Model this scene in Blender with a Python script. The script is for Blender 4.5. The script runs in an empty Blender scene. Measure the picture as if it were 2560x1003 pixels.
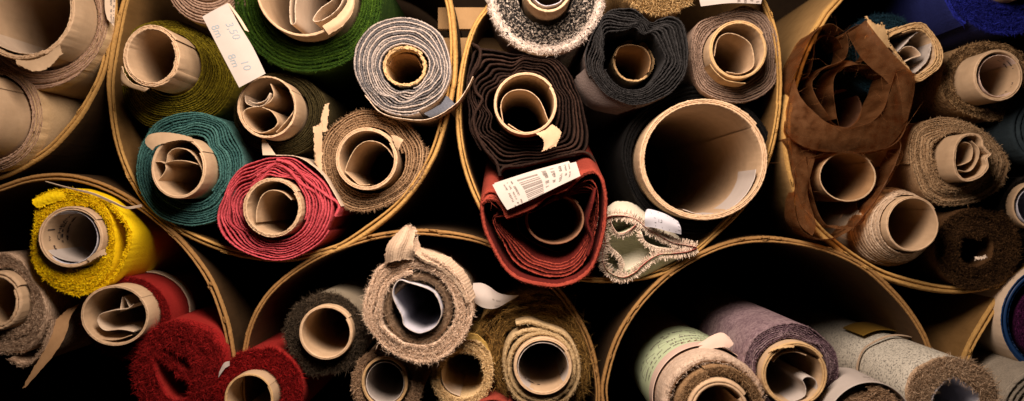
import bpy, math
import numpy as np
from mathutils import Vector, noise as mnoise

# ----------------------------------------------------------------- basics
C = bpy.context.scene.collection
K = 0.0003                    # one measuring unit (0.3 mm) in metres
CAMD = 2500.0                 # camera distance from the rims, in units
CX, CY = 1280.0, 501.5
rng = np.random.default_rng(7)

def U(p, y=0.0):
    """photograph measure (x right, y down, at depth y) -> X, Z in units"""
    p = np.asarray(p, float); s = (CAMD + np.asarray(y, float)) / CAMD
    return np.stack([(p[..., 0] - CX) * s, (CY - p[..., 1]) * s], -1)

def P3(x, y, d):
    q = U((x, y), d); return np.array([q[0], d, q[1]])

def E(cx, cy, rx, ry, rot=0.0, n=24):
    a = np.linspace(0, 2*math.pi, n, endpoint=False); c, s = math.cos(rot), math.sin(rot)
    x, y = rx*np.cos(a), ry*np.sin(a)
    return np.stack([cx + x*c - y*s, cy + x*s + y*c], -1)

def catmull(pts, closed=False, per=12):
    p = np.asarray(pts, float); n = len(p)
    if closed: q = np.concatenate([p[-1:], p, p[:2]])
    else: q = np.concatenate([2*p[:1]-p[1:2], p, 2*p[-1:]-p[-2:-1]])
    t = np.linspace(0, 1, per, endpoint=False)[:, None]; out = []
    for i in range(n if closed else n-1):
        a, b, c, d = q[i], q[i+1], q[i+2], q[i+3]
        # centripetal-ish safe uniform form
        out.append(0.5*((2*b) + (-a+c)*t + (2*a-5*b+4*c-d)*t*t + (-a+3*b-3*c+d)*t**3))
    out = np.concatenate(out)
    if not closed: out = np.concatenate([out, p[-1:]])
    return out

def resample(p, step, closed=False):
    q = np.concatenate([p, p[:1]]) if closed else p
    d = np.concatenate([[0], np.cumsum(np.linalg.norm(np.diff(q, axis=0), axis=1))])
    n = max(4, int(round(d[-1]/step))); t = np.linspace(0, d[-1], n + 1)
    if closed: t = t[:-1]
    return np.stack([np.interp(t, d, q[:, k]) for k in range(q.shape[1])], -1)

TH = np.linspace(-math.pi, math.pi, 361)
class Polar:
    """closed contour as radius over angle about a centre (world units)"""
    def __init__(s, pts, c=None):
        d = catmull(pts, True, 10) if len(pts) < 60 else np.asarray(pts)
        s.c = np.mean(d, 0) if c is None else np.asarray(c, float)
        v = d - s.c; a = np.arctan2(v[:, 1], v[:, 0]); r = np.hypot(v[:, 0], v[:, 1])
        o = np.argsort(a); a, r = a[o], r[o]
        a = np.concatenate([a-2*math.pi, a, a+2*math.pi]); r = np.tile(r, 3)
        s.r = np.interp(TH, a, r)
    def rad(s, th):
        th = (np.asarray(th) + math.pi) % (2*math.pi) - math.pi
        return np.interp(th, TH, s.r)
    def at(s, th, add=0):
        r = s.rad(th) + add
        return np.stack([s.c[0] + r*np.cos(th), s.c[1] + r*np.sin(th)], -1)
    def grown(s, add):
        return Polar(s.at(TH[:-1], add), s.c)

def wob(th, seed, freqs=(2, 3, 5, 7, 11), fall=0.7):
    g = np.random.default_rng(seed); o = 0
    for k, f in enumerate(freqs): o = o + fall**k*np.sin(f*th + g.uniform(0, 6.28))
    return o/1.6

def jit(n, scale, seed):
    """smooth 1-D noise over n samples with the given feature length"""
    g = np.random.default_rng(seed); m = max(3, int(n/scale)+3)
    x = np.linspace(0, m-1.0001, n); k = g.normal(0, 1, m+1); i = x.astype(int); w = x-i; w = w*w*(3-2*w)
    return k[i]*(1-w) + k[i+1]*w

# ----------------------------------------------------------------- mesh gathering
class Mesh:
    def __init__(s): s.v, s.f, s.m, s.uv, s.vary, s.n = [], [], [], [], [], 0
    def grid(s, V, uv, mat, vary, cu=False):
        """V (N,S,3); uv (N,S,2); mat per S-1 segment"""
        N, S, _ = V.shape; idx = np.arange(N*S).reshape(N, S) + s.n
        if cu: idx = np.concatenate([idx, idx[:1]])
        a, b, c, d = idx[:-1, :-1], idx[1:, :-1], idx[1:, 1:], idx[:-1, 1:]
        f = np.stack([a, b, c, d], -1)
        s.f.append(f.reshape(-1, 4)); s.m.append(np.broadcast_to(np.asarray(mat), f.shape[:2]).reshape(-1))
        s.v.append(V.reshape(-1, 3)); s.uv.append(uv.reshape(-1, 2))
        s.vary.append(np.broadcast_to(vary, (N, S)).reshape(-1)); s.n += N*S
    def tris(s, V, mat, vary):
        """V (T,3,3) loose blades"""
        T = len(V); idx = np.arange(T*3).reshape(T, 3) + s.n
        s.f.append(np.concatenate([idx, idx[:, 2:]], 1)); s.m.append(np.full(T, mat))
        s.v.append(V.reshape(-1, 3)); s.uv.append(V.reshape(-1, 3)[:, [0, 1]]*0.01)
        s.vary.append(np.repeat(vary, 3)); s.n += T*3
    def build(s, name, mats, parent=None, smooth=True):
        loc = np.array(parent_loc(parent)) if parent else np.zeros(3)
        v = np.concatenate(s.v)*K - loc; f = np.concatenate(s.f); m = np.concatenate(s.m)
        tri = f[:, 2] == f[:, 3]
        tot = np.where(tri, 3, 4); start = np.concatenate([[0], np.cumsum(tot)[:-1]])
        keep = np.ones(f.shape, bool); keep[tri, 3] = False; li = f[keep]
        me = bpy.data.meshes.new(name)
        me.vertices.add(len(v)); me.vertices.foreach_set('co', v.astype(np.float32).ravel())
        me.loops.add(len(li)); me.loops.foreach_set('vertex_index', li.astype(np.int32))
        me.polygons.add(len(f)); me.polygons.foreach_set('loop_start', start.astype(np.int32))
        me.polygons.foreach_set('material_index', m.astype(np.int32))
        me.polygons.foreach_set('use_smooth', np.full(len(f), smooth))
        uvl = me.uv_layers.new(name='UVMap'); uv = np.concatenate(s.uv)[li]
        uvl.data.foreach_set('uv', uv.astype(np.float32).ravel())
        at = me.attributes.new('vary', 'FLOAT', 'POINT')
        at.data.foreach_set('value', np.concatenate(s.vary).astype(np.float32))
        for mm in (mats if isinstance(mats, (list, tuple)) else [mats]): me.materials.append(mm)
        me.update(calc_edges=True); me.validate()
        o = bpy.data.objects.new(name, me); C.objects.link(o)
        if parent: o.parent = parent
        return o

LOC = {}
def parent_loc(p):
    q = p
    while q.parent: q = q.parent
    return LOC.get(q.name, (0, 0, 0))

def thing(name, label, cat, loc, group=None):
    o = bpy.data.objects.new(name, None); C.objects.link(o); o.empty_display_size = 0.02
    o.location = Vector(loc)*1.0; LOC[o.name] = tuple(loc)
    o['label'] = label; o['category'] = cat
    if group: o['group'] = group
    return o

STN = [(-1, 1.0), (-1, .35), (-1, .12), (-1, .04), (-1, 'e'), (-.6, 'r'), (0, 0), (.6, 'r'), (1, 'e'), (1, .04), (1, .12), (1, .35), (1, 1.0)]
def ribbon(mb, P, yf, t, yb, closed=False, mats=(0, 0, 0), vary=0.5, tilt=(0, 0), rough=0.0, seed=1, bulge=0.0, wave=0.0):
    """sheet of cloth or board: path P (N,2) world units, front depth yf (N), thickness t, back depth yb.
    mats: inner face, cut edge, outer face"""
    N = len(P); yf = np.broadcast_to(np.asarray(yf, float), (N,)); t = np.broadcast_to(np.asarray(t, float), (N,))
    if closed: tg = np.roll(P, -1, 0) - np.roll(P, 1, 0)
    else: tg = np.gradient(P, axis=0)
    tg = tg/np.maximum(np.linalg.norm(tg, axis=1, keepdims=True), 1e-6)
    nr = np.stack([tg[:, 1], -tg[:, 0]], -1)     # outward for a counter-clockwise path
    d = np.concatenate([[0], np.cumsum(np.linalg.norm(np.diff(P, axis=0), axis=1))])
    g = np.random.default_rng(seed); V = np.zeros((N, len(STN), 3)); uv = np.zeros((N, len(STN), 2))
    wv = wave*jit(N, 14, seed+5)
    for k, (off, dep) in enumerate(STN):
        if dep == 'e': y = .95*t
        elif dep == 'r': y = .28*t
        else: y = dep*(yb - yf)
        Y = yf + y
        q = P + nr*(off*t*.5)[:, None] + bulge*0
        if dep in ('e', 'r', 0) and rough:
            q = q + g.normal(0, rough, (N, 2)); Y = Y + g.normal(0, rough*1.2, N)
        if wave and dep not in ('e', 'r', 0): q = q + nr*(wv*min(1, dep*6))[:, None]
        if tilt[0] or tilt[1]: q = q + np.stack([tilt[0]*(Y), tilt[1]*(Y)], -1)
        V[:, k, 0] = q[:, 0]; V[:, k, 1] = Y; V[:, k, 2] = q[:, 1]
        uv[:, k, 0] = d*.01; uv[:, k, 1] = Y*.01
    mi = [mats[0]]*4 + [mats[1]]*4 + [mats[2]]*4
    v = np.broadcast_to(np.asarray(vary, float), (N,))[:, None]*np.ones((1, len(STN)))
    mb.grid(V, uv, mi, v, closed)
    return nr, tg

def fuzz(mb, P, yf, t, n, length, width=1.3, out=0.5, front=1.0, along=0.6, mat=0, seed=3, sides=(-1, 1), vary=None, closed=False, deep=2.0, bias=0.0, blunt=False):
    """loose fibres standing off a cut edge; all of them belong to that cloth's own mesh"""
    g = np.random.default_rng(seed); N = len(P); n = int(n)
    if n < 1: return
    yf = np.broadcast_to(np.asarray(yf, float), (N,)); t = np.broadcast_to(np.asarray(t, float), (N,))
    i = g.uniform(0, N-1.001, n); a = i.astype(int); w = (i-a)[:, None]
    p = P[a]*(1-w) + P[a+1]*w; tg = P[a+1]-P[a]; tg = tg/np.maximum(np.linalg.norm(tg, axis=1, keepdims=True), 1e-6)
    nr = np.stack([tg[:, 1], -tg[:, 0]], -1)
    s = g.uniform(sides[0], sides[1], n); b2 = p + nr*(s*t[a]*.5)[:, None]
    base = np.stack([b2[:, 0], yf[a] + g.uniform(-.5, deep, n), b2[:, 1]], -1)
    o = (out*(s*.6 + g.normal(0, .6, n)) + bias); al = along*g.normal(0, 1, n); fr = -front*g.uniform(.25, 1.1, n)
    dr = np.stack([nr[:, 0]*o + tg[:, 0]*al, fr, nr[:, 1]*o + tg[:, 1]*al], -1)
    dr /= np.linalg.norm(dr, axis=1, keepdims=True)
    L = length*g.uniform(.4, 1.25, n)[:, None]
    wd = np.cross(dr, g.normal(0, 1, (n, 3))); wd /= np.maximum(np.linalg.norm(wd, axis=1, keepdims=True), 1e-6)
    h = wd*(width*.5*g.uniform(.6, 1.3, n))[:, None]
    vr = g.uniform(0, 1, n) if vary is None else np.full(n, vary)
    # two-piece bent fibre: base quad as 2 tris + tip
    bend = g.normal(0, .12 if blunt else .35, (n, 3)); m = base + dr*L*.55; tip = base + (dr + bend)*L
    mb.tris(np.stack([base-h, base+h, m], 1), mat, vr)
    mb.tris(np.stack([m-h*.8, m+h*.8, tip], 1), mat, vr)
    if blunt:
        mb.tris(np.stack([base+h, m+h*.8, m-h*.8], 1), mat, vr); mb.tris(np.stack([m+h*.8, tip+h*.8, tip], 1), mat, vr)

# ----------------------------------------------------------------- materials
def newmat(name):
    m = bpy.data.materials.new(name); m.use_nodes = True; nt = m.node_tree; nt.nodes.clear()
    return m, nt, nt.nodes.new, nt.links.new
def fabric(name, c1, c2=None, fine=700, mid=90, amt=.35, bump=.5, rough=.95, sheen=.0, speck=None, weave=0, trans=0.0, weave_scale=5):
    """woven cloth: fibre flecks, slow tone drift, tone per layer from the mesh, bump"""
    m, nt, N, Lk = newmat(name); c2 = c2 or tuple(x*.6 for x in c1)
    tc = N('ShaderNodeTexCoord'); at = N('ShaderNodeAttribute'); at.attribute_name = 'vary'
    n1 = N('ShaderNodeTexNoise'); n1.inputs['Scale'].default_value = fine; n1.inputs['Detail'].default_value = 2
    n2 = N('ShaderNodeTexNoise'); n2.inputs['Scale'].default_value = mid; n2.inputs['Detail'].default_value = 4
    Lk(tc.outputs['Object'], n1.inputs['Vector']); Lk(tc.outputs['Object'], n2.inputs['Vector'])
    def math_(op, a, b):
        q = N('ShaderNodeMath'); q.operation = op
        for k, x in enumerate((a, b)):
            if isinstance(x, (int, float)): q.inputs[k].default_value = x
            else: Lk(x, q.inputs[k])
        return q.outputs[0]
    f = math_('ADD', math_('MULTIPLY', math_('SUBTRACT', n1.outputs[0], .5), 1.6), math_('MULTIPLY', math_('SUBTRACT', n2.outputs[0], .5), 1.0))
    f = math_('ADD', f, math_('SUBTRACT', at.outputs['Fac'], .5))
    h = n1.outputs[0]
    if weave:
        w = N('ShaderNodeTexWave'); w.wave_type = 'BANDS'; w.bands_direction = 'X' if weave == 1 else 'Y'
        w.inputs['Scale'].default_value = weave_scale; w.inputs['Distortion'].default_value = 1.5; w.inputs['Detail'].default_value = 1
        Lk(tc.outputs['UV'], w.inputs['Vector'])
        f = math_('ADD', f, math_('MULTIPLY', math_('SUBTRACT', w.outputs['Fac'], .5), .35)); h = math_('ADD', h, math_('MULTIPLY', w.outputs['Fac'], .5))
    f = math_('ADD', math_('MULTIPLY', f, amt*2), .5)
    cl = N('ShaderNodeClamp'); Lk(f, cl.inputs[0])
    mx = N('ShaderNodeMix'); mx.data_type = 'RGBA'; Lk(cl.outputs[0], mx.inputs['Factor'])
    mx.inputs['A'].default_value = (*c2, 1); mx.inputs['B'].default_value = (*c1, 1)
    col = mx.outputs['Result']
    if speck:
        sc, thr, sp = speck
        n3 = N('ShaderNodeTexNoise'); n3.inputs['Scale'].default_value = sc; n3.inputs['Detail'].default_value = 1
        Lk(tc.outputs['Object'], n3.inputs['Vector'])
        r = N('ShaderNodeMapRange'); Lk(n3.outputs[0], r.inputs[0]); r.inputs[1].default_value = thr; r.inputs[2].default_value = thr+.06
        m2 = N('ShaderNodeMix'); m2.data_type = 'RGBA'; Lk(r.outputs[0], m2.inputs['Factor']); Lk(col, m2.inputs['A']); m2.inputs['B'].default_value = (*sp, 1)
        col = m2.outputs['Result']
    p = N('ShaderNodeBsdfPrincipled'); Lk(col, p.inputs['Base Color']); p.inputs['Roughness'].default_value = rough
    p.inputs['Specular IOR Level'].default_value = .15
    if sheen: p.inputs['Sheen Weight'].default_value = sheen; p.inputs['Sheen Roughness'].default_value = .4; Lk(col, p.inputs['Sheen Tint'])
    b = N('ShaderNodeBump'); b.inputs['Strength'].default_value = bump; b.inputs['Distance'].default_value = .0009
    Lk(h, b.inputs['Height']); Lk(b.outputs[0], p.inputs['Normal'])
    out = N('ShaderNodeOutputMaterial'); sh = p.outputs[0]
    if trans:
        tr = N('ShaderNodeBsdfTransparent'); tl = N('ShaderNodeBsdfTranslucent'); Lk(col, tl.inputs['Color'])
        tr.inputs['Color'].default_value = (1, .8, .6, 1)
        a = N('ShaderNodeMixShader'); a.inputs[0].default_value = .3; Lk(sh, a.inputs[1]); Lk(tl.outputs[0], a.inputs[2])
        c = N('ShaderNodeMixShader'); mp = N('ShaderNodeMapping'); mp.inputs['Scale'].default_value = (150, 28, 150); Lk(tc.outputs['Object'], mp.inputs['Vector']); nz = N('ShaderNodeTexNoise'); nz.inputs['Scale'].default_value = 1; nz.inputs['Detail'].default_value = 3; Lk(mp.outputs[0], nz.inputs['Vector'])
        mr = N('ShaderNodeMapRange'); Lk(nz.outputs[0], mr.inputs[0]); mr.inputs[1].default_value = .32; mr.inputs[2].default_value = .68; mr.inputs[3].default_value = trans-.3; mr.inputs[4].default_value = trans+.3; Lk(mr.outputs[0], c.inputs[0]); Lk(a.outputs[0], c.inputs[1]); Lk(tr.outputs[0], c.inputs[2]); sh = c.outputs[0]
    Lk(sh, out.inputs[0])
    return m
def board(name, c1, c2, streak=1.0, bump=.25, rough=.85, sx=260, sy=40):
    """paper, kraft board: mottled, faint streaks along the tube, little dents"""
    m, nt, N, Lk = newmat(name); tc = N('ShaderNodeTexCoord'); at = N('ShaderNodeAttribute'); at.attribute_name = 'vary'
    n1 = N('ShaderNodeTexNoise'); n1.inputs['Scale'].default_value = 60; n1.inputs['Detail'].default_value = 6; n1.inputs['Roughness'].default_value = .65
    Lk(tc.outputs['Object'], n1.inputs['Vector'])
    mp = N('ShaderNodeMapping'); mp.inputs['Scale'].default_value = (sx, sy, sx); Lk(tc.outputs['Object'], mp.inputs['Vector'])
    n2 = N('ShaderNodeTexNoise'); n2.inputs['Scale'].default_value = 1; n2.inputs['Detail'].default_value = 4; Lk(mp.outputs[0], n2.inputs['Vector'])
    ad = N('ShaderNodeMath'); ad.operation = 'MULTIPLY_ADD'; Lk(n2.outputs[0], ad.inputs[0]); ad.inputs[1].default_value = streak; Lk(n1.outputs[0], ad.inputs[2])
    a2 = N('ShaderNodeMath'); a2.operation = 'MULTIPLY_ADD'; Lk(at.outputs['Fac'], a2.inputs[0]); a2.inputs[1].default_value = .4; Lk(ad.outputs[0], a2.inputs[2])
    r = N('ShaderNodeMapRange'); Lk(a2.outputs[0], r.inputs[0]); r.inputs[1].default_value = .45 + .2*streak; r.inputs[2].default_value = .95 + .5*streak
    mx = N('ShaderNodeMix'); mx.data_type = 'RGBA'; Lk(r.outputs[0], mx.inputs['Factor']); mx.inputs['A'].default_value = (*c2, 1); mx.inputs['B'].default_value = (*c1, 1)
    p = N('ShaderNodeBsdfPrincipled'); Lk(mx.outputs['Result'], p.inputs['Base Color']); p.inputs['Roughness'].default_value = rough; p.inputs['Specular IOR Level'].default_value = .2
    b = N('ShaderNodeBump'); b.inputs['Strength'].default_value = bump; b.inputs['Distance'].default_value = .0008; Lk(ad.outputs[0], b.inputs['Height']); Lk(b.outputs[0], p.inputs['Normal'])
    out = N('ShaderNodeOutputMaterial'); Lk(p.outputs[0], out.inputs[0])
    return m

M = {}
M['kraft'] = board('kraft_board', (.575, .415, .265), (.43, .30, .185), .5)
M['kraft_edge'] = board('kraft_cut_edge', (.64, .46, .30), (.44, .295, .175), 1.0, .5)
M['kraft_dark'] = board('brown_kraft_paper', (.40, .24, .12), (.28, .16, .075), .6)
M['brown_board'] = board('red_brown_board', (.33, .17, .10), (.22, .11, .06), .6)
M['tan_torn'] = board('torn_tan_board', (.60, .41, .21), (.42, .26, .12), 1.0, .6)
M['tube'] = board('tube_board', (.20, .112, .038), (.13, .07, .022), .8, .4, .8)  # wall faces coloured darker than the rim, shade put into the board colour
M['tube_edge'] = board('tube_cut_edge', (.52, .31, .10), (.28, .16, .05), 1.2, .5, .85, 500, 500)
M['tube_brown'] = board('dark_tube_board', (.075, .038, .013), (.048, .024, .008), .8, .4, .8)  # inside walls near black: the shade in the tubes is painted in
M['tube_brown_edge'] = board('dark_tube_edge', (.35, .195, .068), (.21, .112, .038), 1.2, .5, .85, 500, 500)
M['tube_outside'] = board('tube_outer_paper', (.05, .026, .009), (.03, .016, .006), .8, .4, .8)  # shaded copy of the tube paper, painted dark where outer faces get no light
M['tube_tan'] = board('tan_tube_paper', (.42, .255, .10), (.30, .175, .065), .8, .4, .8)
M['paper'] = board('white_paper', (.53, .475, .44), (.47, .42, .385), .2, .12, .7)
M['paper_grey'] = board('cool_white_paper', (.58, .58, .65), (.50, .50, .57), .2, .12, .7)
M['cream_paper'] = board('cream_paper', (.68, .55, .42), (.58, .45, .33), .3, .15, .75)
M['mint'] = board('mint_paper', (.60, .71, .47), (.54, .655, .41), .2, .12, .7)
M['pink_paper'] = board('pinkish_paper', (.72, .55, .47), (.64, .48, .40), .2, .12, .7)
M['ink_blue'] = board('pale_blue_ink', (.33, .39, .43), (.29, .35, .39), .2, 0)
M['ink'] = board('dark_print', (.05, .04, .045), (.03, .028, .03), .2, 0)
M['ink_grey'] = board('grey_print', (.26, .225, .205), (.20, .175, .16), .2, 0)
M['ink_red'] = board('red_brown_print', (.25, .06, .06), (.15, .04, .04), .2, 0)
M['thread_red'] = board('red_thread', (.45, .06, .05), (.3, .04, .04), .2, 0)
M['yellow_card'] = board('yellow_card', (.20, .115, .016), (.16, .09, .012), .3, .1)
M['blue_plastic'] = board('blue_plastic', (.012, .045, .14), (.008, .03, .10), .2, .05, .4)
M['backwall'] = board('dark_wood', (.05, .03, .015), (.03, .018, .01), .8)
M['plank'] = board('pale_plank', (.42, .26, .12), (.3, .18, .08), 1.2, .3, .8, 30, 30)

def fab(key, *a, **k): M[key] = fabric(key, *a, **k)
fab('cream_cloth', (.62, .45, .26), (.50, .345, .185), amt=.3, weave=2)
fab('pink_beige', (.46, .31, .23), (.28, .17, .12), amt=.5)
fab('olive_velvet', (.235, .19, .012), (.085, .062, .005), amt=.6, sheen=.15)
fab('taupe_cloth', (.42, .29, .215), (.24, .155, .11), amt=.55)
fab('green_velvet', (.055, .118, .010), (.014, .042, .004), amt=.6, sheen=.2)
fab('grey_edge', (.42, .36, .32), (.10, .098, .105), amt=1.0, fine=900)
fab('grey_white', (.52, .45, .40), (.36, .31, .275), amt=.4)
fab('navy_grey', (.11, .12, .145), (.06, .066, .085), amt=.4)
fab('dark_olive', (.060, .047, .017), (.028, .022, .007), amt=.5, sheen=.1)
fab('teal_wool', (.075, .20, .185), (.028, .095, .095), amt=.6, sheen=.1)
fab('pink_velvet', (.60, .10, .125), (.36, .045, .06), amt=.45, sheen=.25)
fab('tan_wool', (.43, .285, .165), (.25, .15, .08), amt=.55)
fab('speck_dark', (.62, .54, .46), (.50, .43, .37), amt=.3, speck=(560, .40, (.018, .017, .017)))
fab('speck_white', (.72, .62, .55), (.58, .50, .44), amt=.3, speck=(480, .60, (.03, .028, .027)))
fab('gold_shag', (.62, .43, .20), (.19, .10, .03), amt=1.0, rough=.6)
fab('brown_felt', (.040, .021, .015), (.015, .008, .006), amt=.6)
fab('brown_face', (.095, .058, .046), (.06, .036, .03), amt=.4)
fab('charcoal', (.034, .033, .034), (.013, .0125, .013), amt=.5, sheen=.05)
fab('charcoal_face', (.125, .098, .09), (.085, .066, .06), amt=.3)
fab('mushroom', (.34, .245, .19), (.20, .135, .10), amt=.5, sheen=.1)
fab('black_wool', (.006, .0055, .006), (.003, .003, .003), amt=.5)
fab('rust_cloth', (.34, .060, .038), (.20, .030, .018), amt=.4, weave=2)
fab('rust_inner', (.11, .011, .008), (.06, .005, .004), amt=.5)  # darkened copy of the rust cloth, shadow between the layers painted in
fab('canvas', (.74, .70, .58), (.64, .60, .48), amt=.3, weave=2)
fab('mint_cloth', (.55, .60, .42), (.47, .52, .35), amt=.3, weave=2)
fab('fringe_thread', (.80, .68, .56), (.62, .50, .40), amt=.5)
fab('organza', (.22, .103, .042), (.14, .062, .024), amt=.18, rough=.55, fine=900, mid=30, bump=.05, trans=.46)
fab('organza_thread', (.33, .14, .05), (.2, .08, .03), amt=.5)
fab('navy_teal', (.014, .05, .075), (.005, .02, .035), amt=.6)
fab('blue_velvet', (.022, .032, .36), (.007, .009, .12), amt=.6, sheen=.1)
fab('blue_face', (.02, .028, .15), (.012, .016, .095), amt=.4)
fab('bronze_boucle', (.42, .27, .135), (.08, .042, .018), amt=1.0, fine=420, bump=1.0)
fab('tweed', (.54, .38, .225), (.29, .185, .10), amt=.8, speck=(500, .68, (.06, .06, .06)))
fab('cream_layer', (.64, .50, .37), (.46, .33, .22), amt=.4)
fab('bark_shag', (.085, .042, .016), (.018, .008, .003), amt=.8)
fab('slate_cloth', (.03, .045, .055), (.018, .028, .035), amt=.3)
fab('black_fur', (.018, .014, .011), (.008, .006, .005), amt=.5)
fab('purple_boucle', (.10, .013, .075), (.035, .005, .03), amt=.8, fine=420, bump=1.0)
fab('grey_twill', (.33, .29, .235), (.20, .175, .14), amt=.6, weave=2, weave_scale=5)
fab('linen_fleck', (.66, .52, .41), (.47, .35, .265), amt=.7, fine=420)
fab('linen_edge', (.40, .26, .14), (.20, .115, .055), amt=.7)
fab('lavender', (.31, .225, .245), (.12, .072, .095), amt=.8, sheen=.1, fine=500, bump=.8)
fab('knit_grey', (.68, .65, .56), (.50, .475, .40), amt=.4, speck=(720, .56, (.20, .19, .17)), weave=2, weave_scale=5)
fab('beige_shag', (.56, .41, .28), (.33, .22, .135), amt=.7)
fab('yellow_fluff', (.98, .74, .008), (.78, .50, .003), amt=.6, fine=420, bump=1.0)
fab('yellow_cloth', (.96, .70, .007), (.86, .58, .004), amt=.25)
fab('sparkle_taupe', (.56, .41, .29), (.24, .155, .10), amt=.9, fine=500, weave=2, weave_scale=4)
fab('red_cloth', (.31, .020, .016), (.22, .011, .010), amt=.4)
fab('red_shag', (.31, .012, .012), (.11, .0035, .004), amt=.7)
fab('scarlet_shag', (.34, .011, .011), (.14, .004, .005), amt=.7)
fab('loden', (.115, .085, .056), (.028, .021, .015), amt=1.0)
fab('loden_face', (.30, .255, .19), (.22, .185, .13), amt=.3)
fab('oat_frayed', (.82, .64, .49), (.52, .37, .26), amt=.6)
fab('oat_dark', (.30, .21, .14), (.16, .105, .065), amt=.6)
fab('oat_face', (.60, .455, .33), (.46, .335, .235), amt=.4, weave=2, weave_scale=5)
fab('fawn_shag', (.54, .37, .24), (.30, .19, .11), amt=.6)
fab('ochre_felt', (.66, .44, .13), (.50, .31, .075), amt=.45)
fab('ochre_fluff', (.82, .61, .34), (.60, .42, .20), amt=.5)
fab('gold_thread', (.40, .235, .065), (.06, .032, .010), amt=.9)
fab('straw_cloth', (.56, .42, .24), (.40, .285, .145), amt=.6)
fab('bronze_side', (.26, .17, .08), (.16, .10, .045), amt=.5, weave=2)

# ----------------------------------------------------------------- builders
GROUP = 'fabric rolls stored end-on in the cardboard tubes'
BACK = 1400.0
def spiral(inner, outer, n, th0, f, tel=0.0, fill=.8, ripple=0.0, rseed=1, wav=2.0, jitter=3.0, step=3.2, dirn=1, drift=1.0, tdev=0.0):
    """wound path between two polar contours -> P, yf, t, turn index"""
    R = outer.r.mean(); N = int(2*math.pi*(R*.75)*n/step)
    u = np.linspace(0, 1, N); th = th0 + dirn*2*math.pi*n*u
    s = .5/n*1 + u*(1-1.0/n)
    pi, po = inner.at(th), outer.at(th)
    P = pi*(1-s)[:, None] + po*s[:, None]
    pitch = np.linalg.norm(po-pi, axis=1)/n
    t = pitch*fill
    if tdev: t = t*(1 + tdev*np.clip(jit(N, 40, rseed+9), -1.5, 1.5))
    rad = P - (inner.c*(1-s)[:, None] + outer.c*s[:, None]); rad /= np.maximum(np.linalg.norm(rad, axis=1, keepdims=True), 1e-6)
    if ripple:
        env = np.clip(4*s*(1-s), 0, 1)*.75 + .25*(1-s)
        w = wob(th + drift*s*.5, rseed, (3, 5, 7, 9, 13)) * (.55 + .45*np.sin(th + rseed))
        P = P + rad*(ripple*env*w)[:, None]
    P = P + rad*(.10*pitch*np.clip(jit(N, 60, rseed+2), -2, 2))[:, None]
    g = np.random.default_rng(rseed+3); turn = np.floor(u*n*.9999).astype(int)
    pt = np.interp(u*n, np.arange(n+2), g.normal(0, 1, n+2))
    yf = f + tel*s + jitter*pt + wav*wob(th, rseed+4, (1, 2, 3)) + .5*jitter*jit(N, 25, rseed+6)*.5
    tv = np.clip(.5 + .28*np.repeat(g.normal(0, 1, n+2), 1)[turn], .05, .95)
    return P, yf, t, tv

def polar_img(pts, f, c=None): return Polar(U(pts, f), None if c is None else U(c, f))

def fabric_part(parent, mats, spirals, name='fabric'):
    """spirals: list of dicts(P, yf, t, tv, + fuzz settings)"""
    mb = Mesh()
    for q in spirals:
        ribbon(mb, q['P'], q['yf'], q['t'], q.get('yb', BACK), mats=q.get('mats', (0, 0, 0)), vary=q['tv'], rough=q.get('rough', .5), seed=q.get('seed', 1), tilt=q.get('tilt', (0, 0)), wave=q.get('wave', 1.5))
        fz = q.get('fuzz')
        if fz:
            L = np.linalg.norm(np.diff(q['P'], axis=0), axis=1).sum()
            for one in (fz if isinstance(fz, list) else [fz]):
                one = dict(one); den = one.pop('den'); fuzz(mb, q['P'] + np.asarray(q.get('tilt', (0, 0)))*np.broadcast_to(q['yf'], (len(q['P']),))[:, None], q['yf'], q['t'], L*den, seed=q.get('seed', 1)+11, **one)
    return mb.build(name, mats, parent)

def core_part(parent, pol, f, wall, mat='kraft', edge='kraft_edge', turns=2.4, th0=0.6, rough=.7, yb=BACK, wav=2.5, seed=1, name='cardboard_core', ovalin=None):
    """wound board tube: several plies, worn mouth"""
    inner = ovalin or pol.grown(-wall)
    n = max(1, int(round(turns)))
    mb = Mesh(); rough *= .35; P, yf, t, tv = spiral(inner, pol, n, th0, f, fill=.93, rseed=seed, wav=wav, jitter=.7, step=2.8, dirn=-1)
    P = P[::-1]; yf = yf[::-1]; t = t[::-1]
    ribbon(mb, P, yf, t, yb, mats=(0, 1, 0), vary=.5 + .2*jit(len(P), 30, seed), rough=rough, seed=seed)
    return mb.build(name, [M[mat], M[edge]], parent)

def sheet_part(parent, pts, f, t=2.2, mat='kraft', edge=None, name='paper_lining', depth=600, closed=False, slope=0.0, seed=1, world=False, rough=.3, wav=2.0, vary=.55):
    """free paper curl: path in photo measures at depth f"""
    q = catmull(pts, closed, 14) if len(pts) < 40 else np.asarray(pts)
    q = q if world else U(q, f)
    q = resample(q, 3, closed); N = len(q)
    yf = f + slope*np.linspace(0, 1, N) + wav*jit(N, 18, seed)
    mb = Mesh(); ribbon(mb, q, yf, t, f + depth, closed=closed, mats=(0, 1, 0), vary=vary, rough=rough, seed=seed)
    return mb.build(name, [M[mat], M[edge or mat]], parent)

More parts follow.
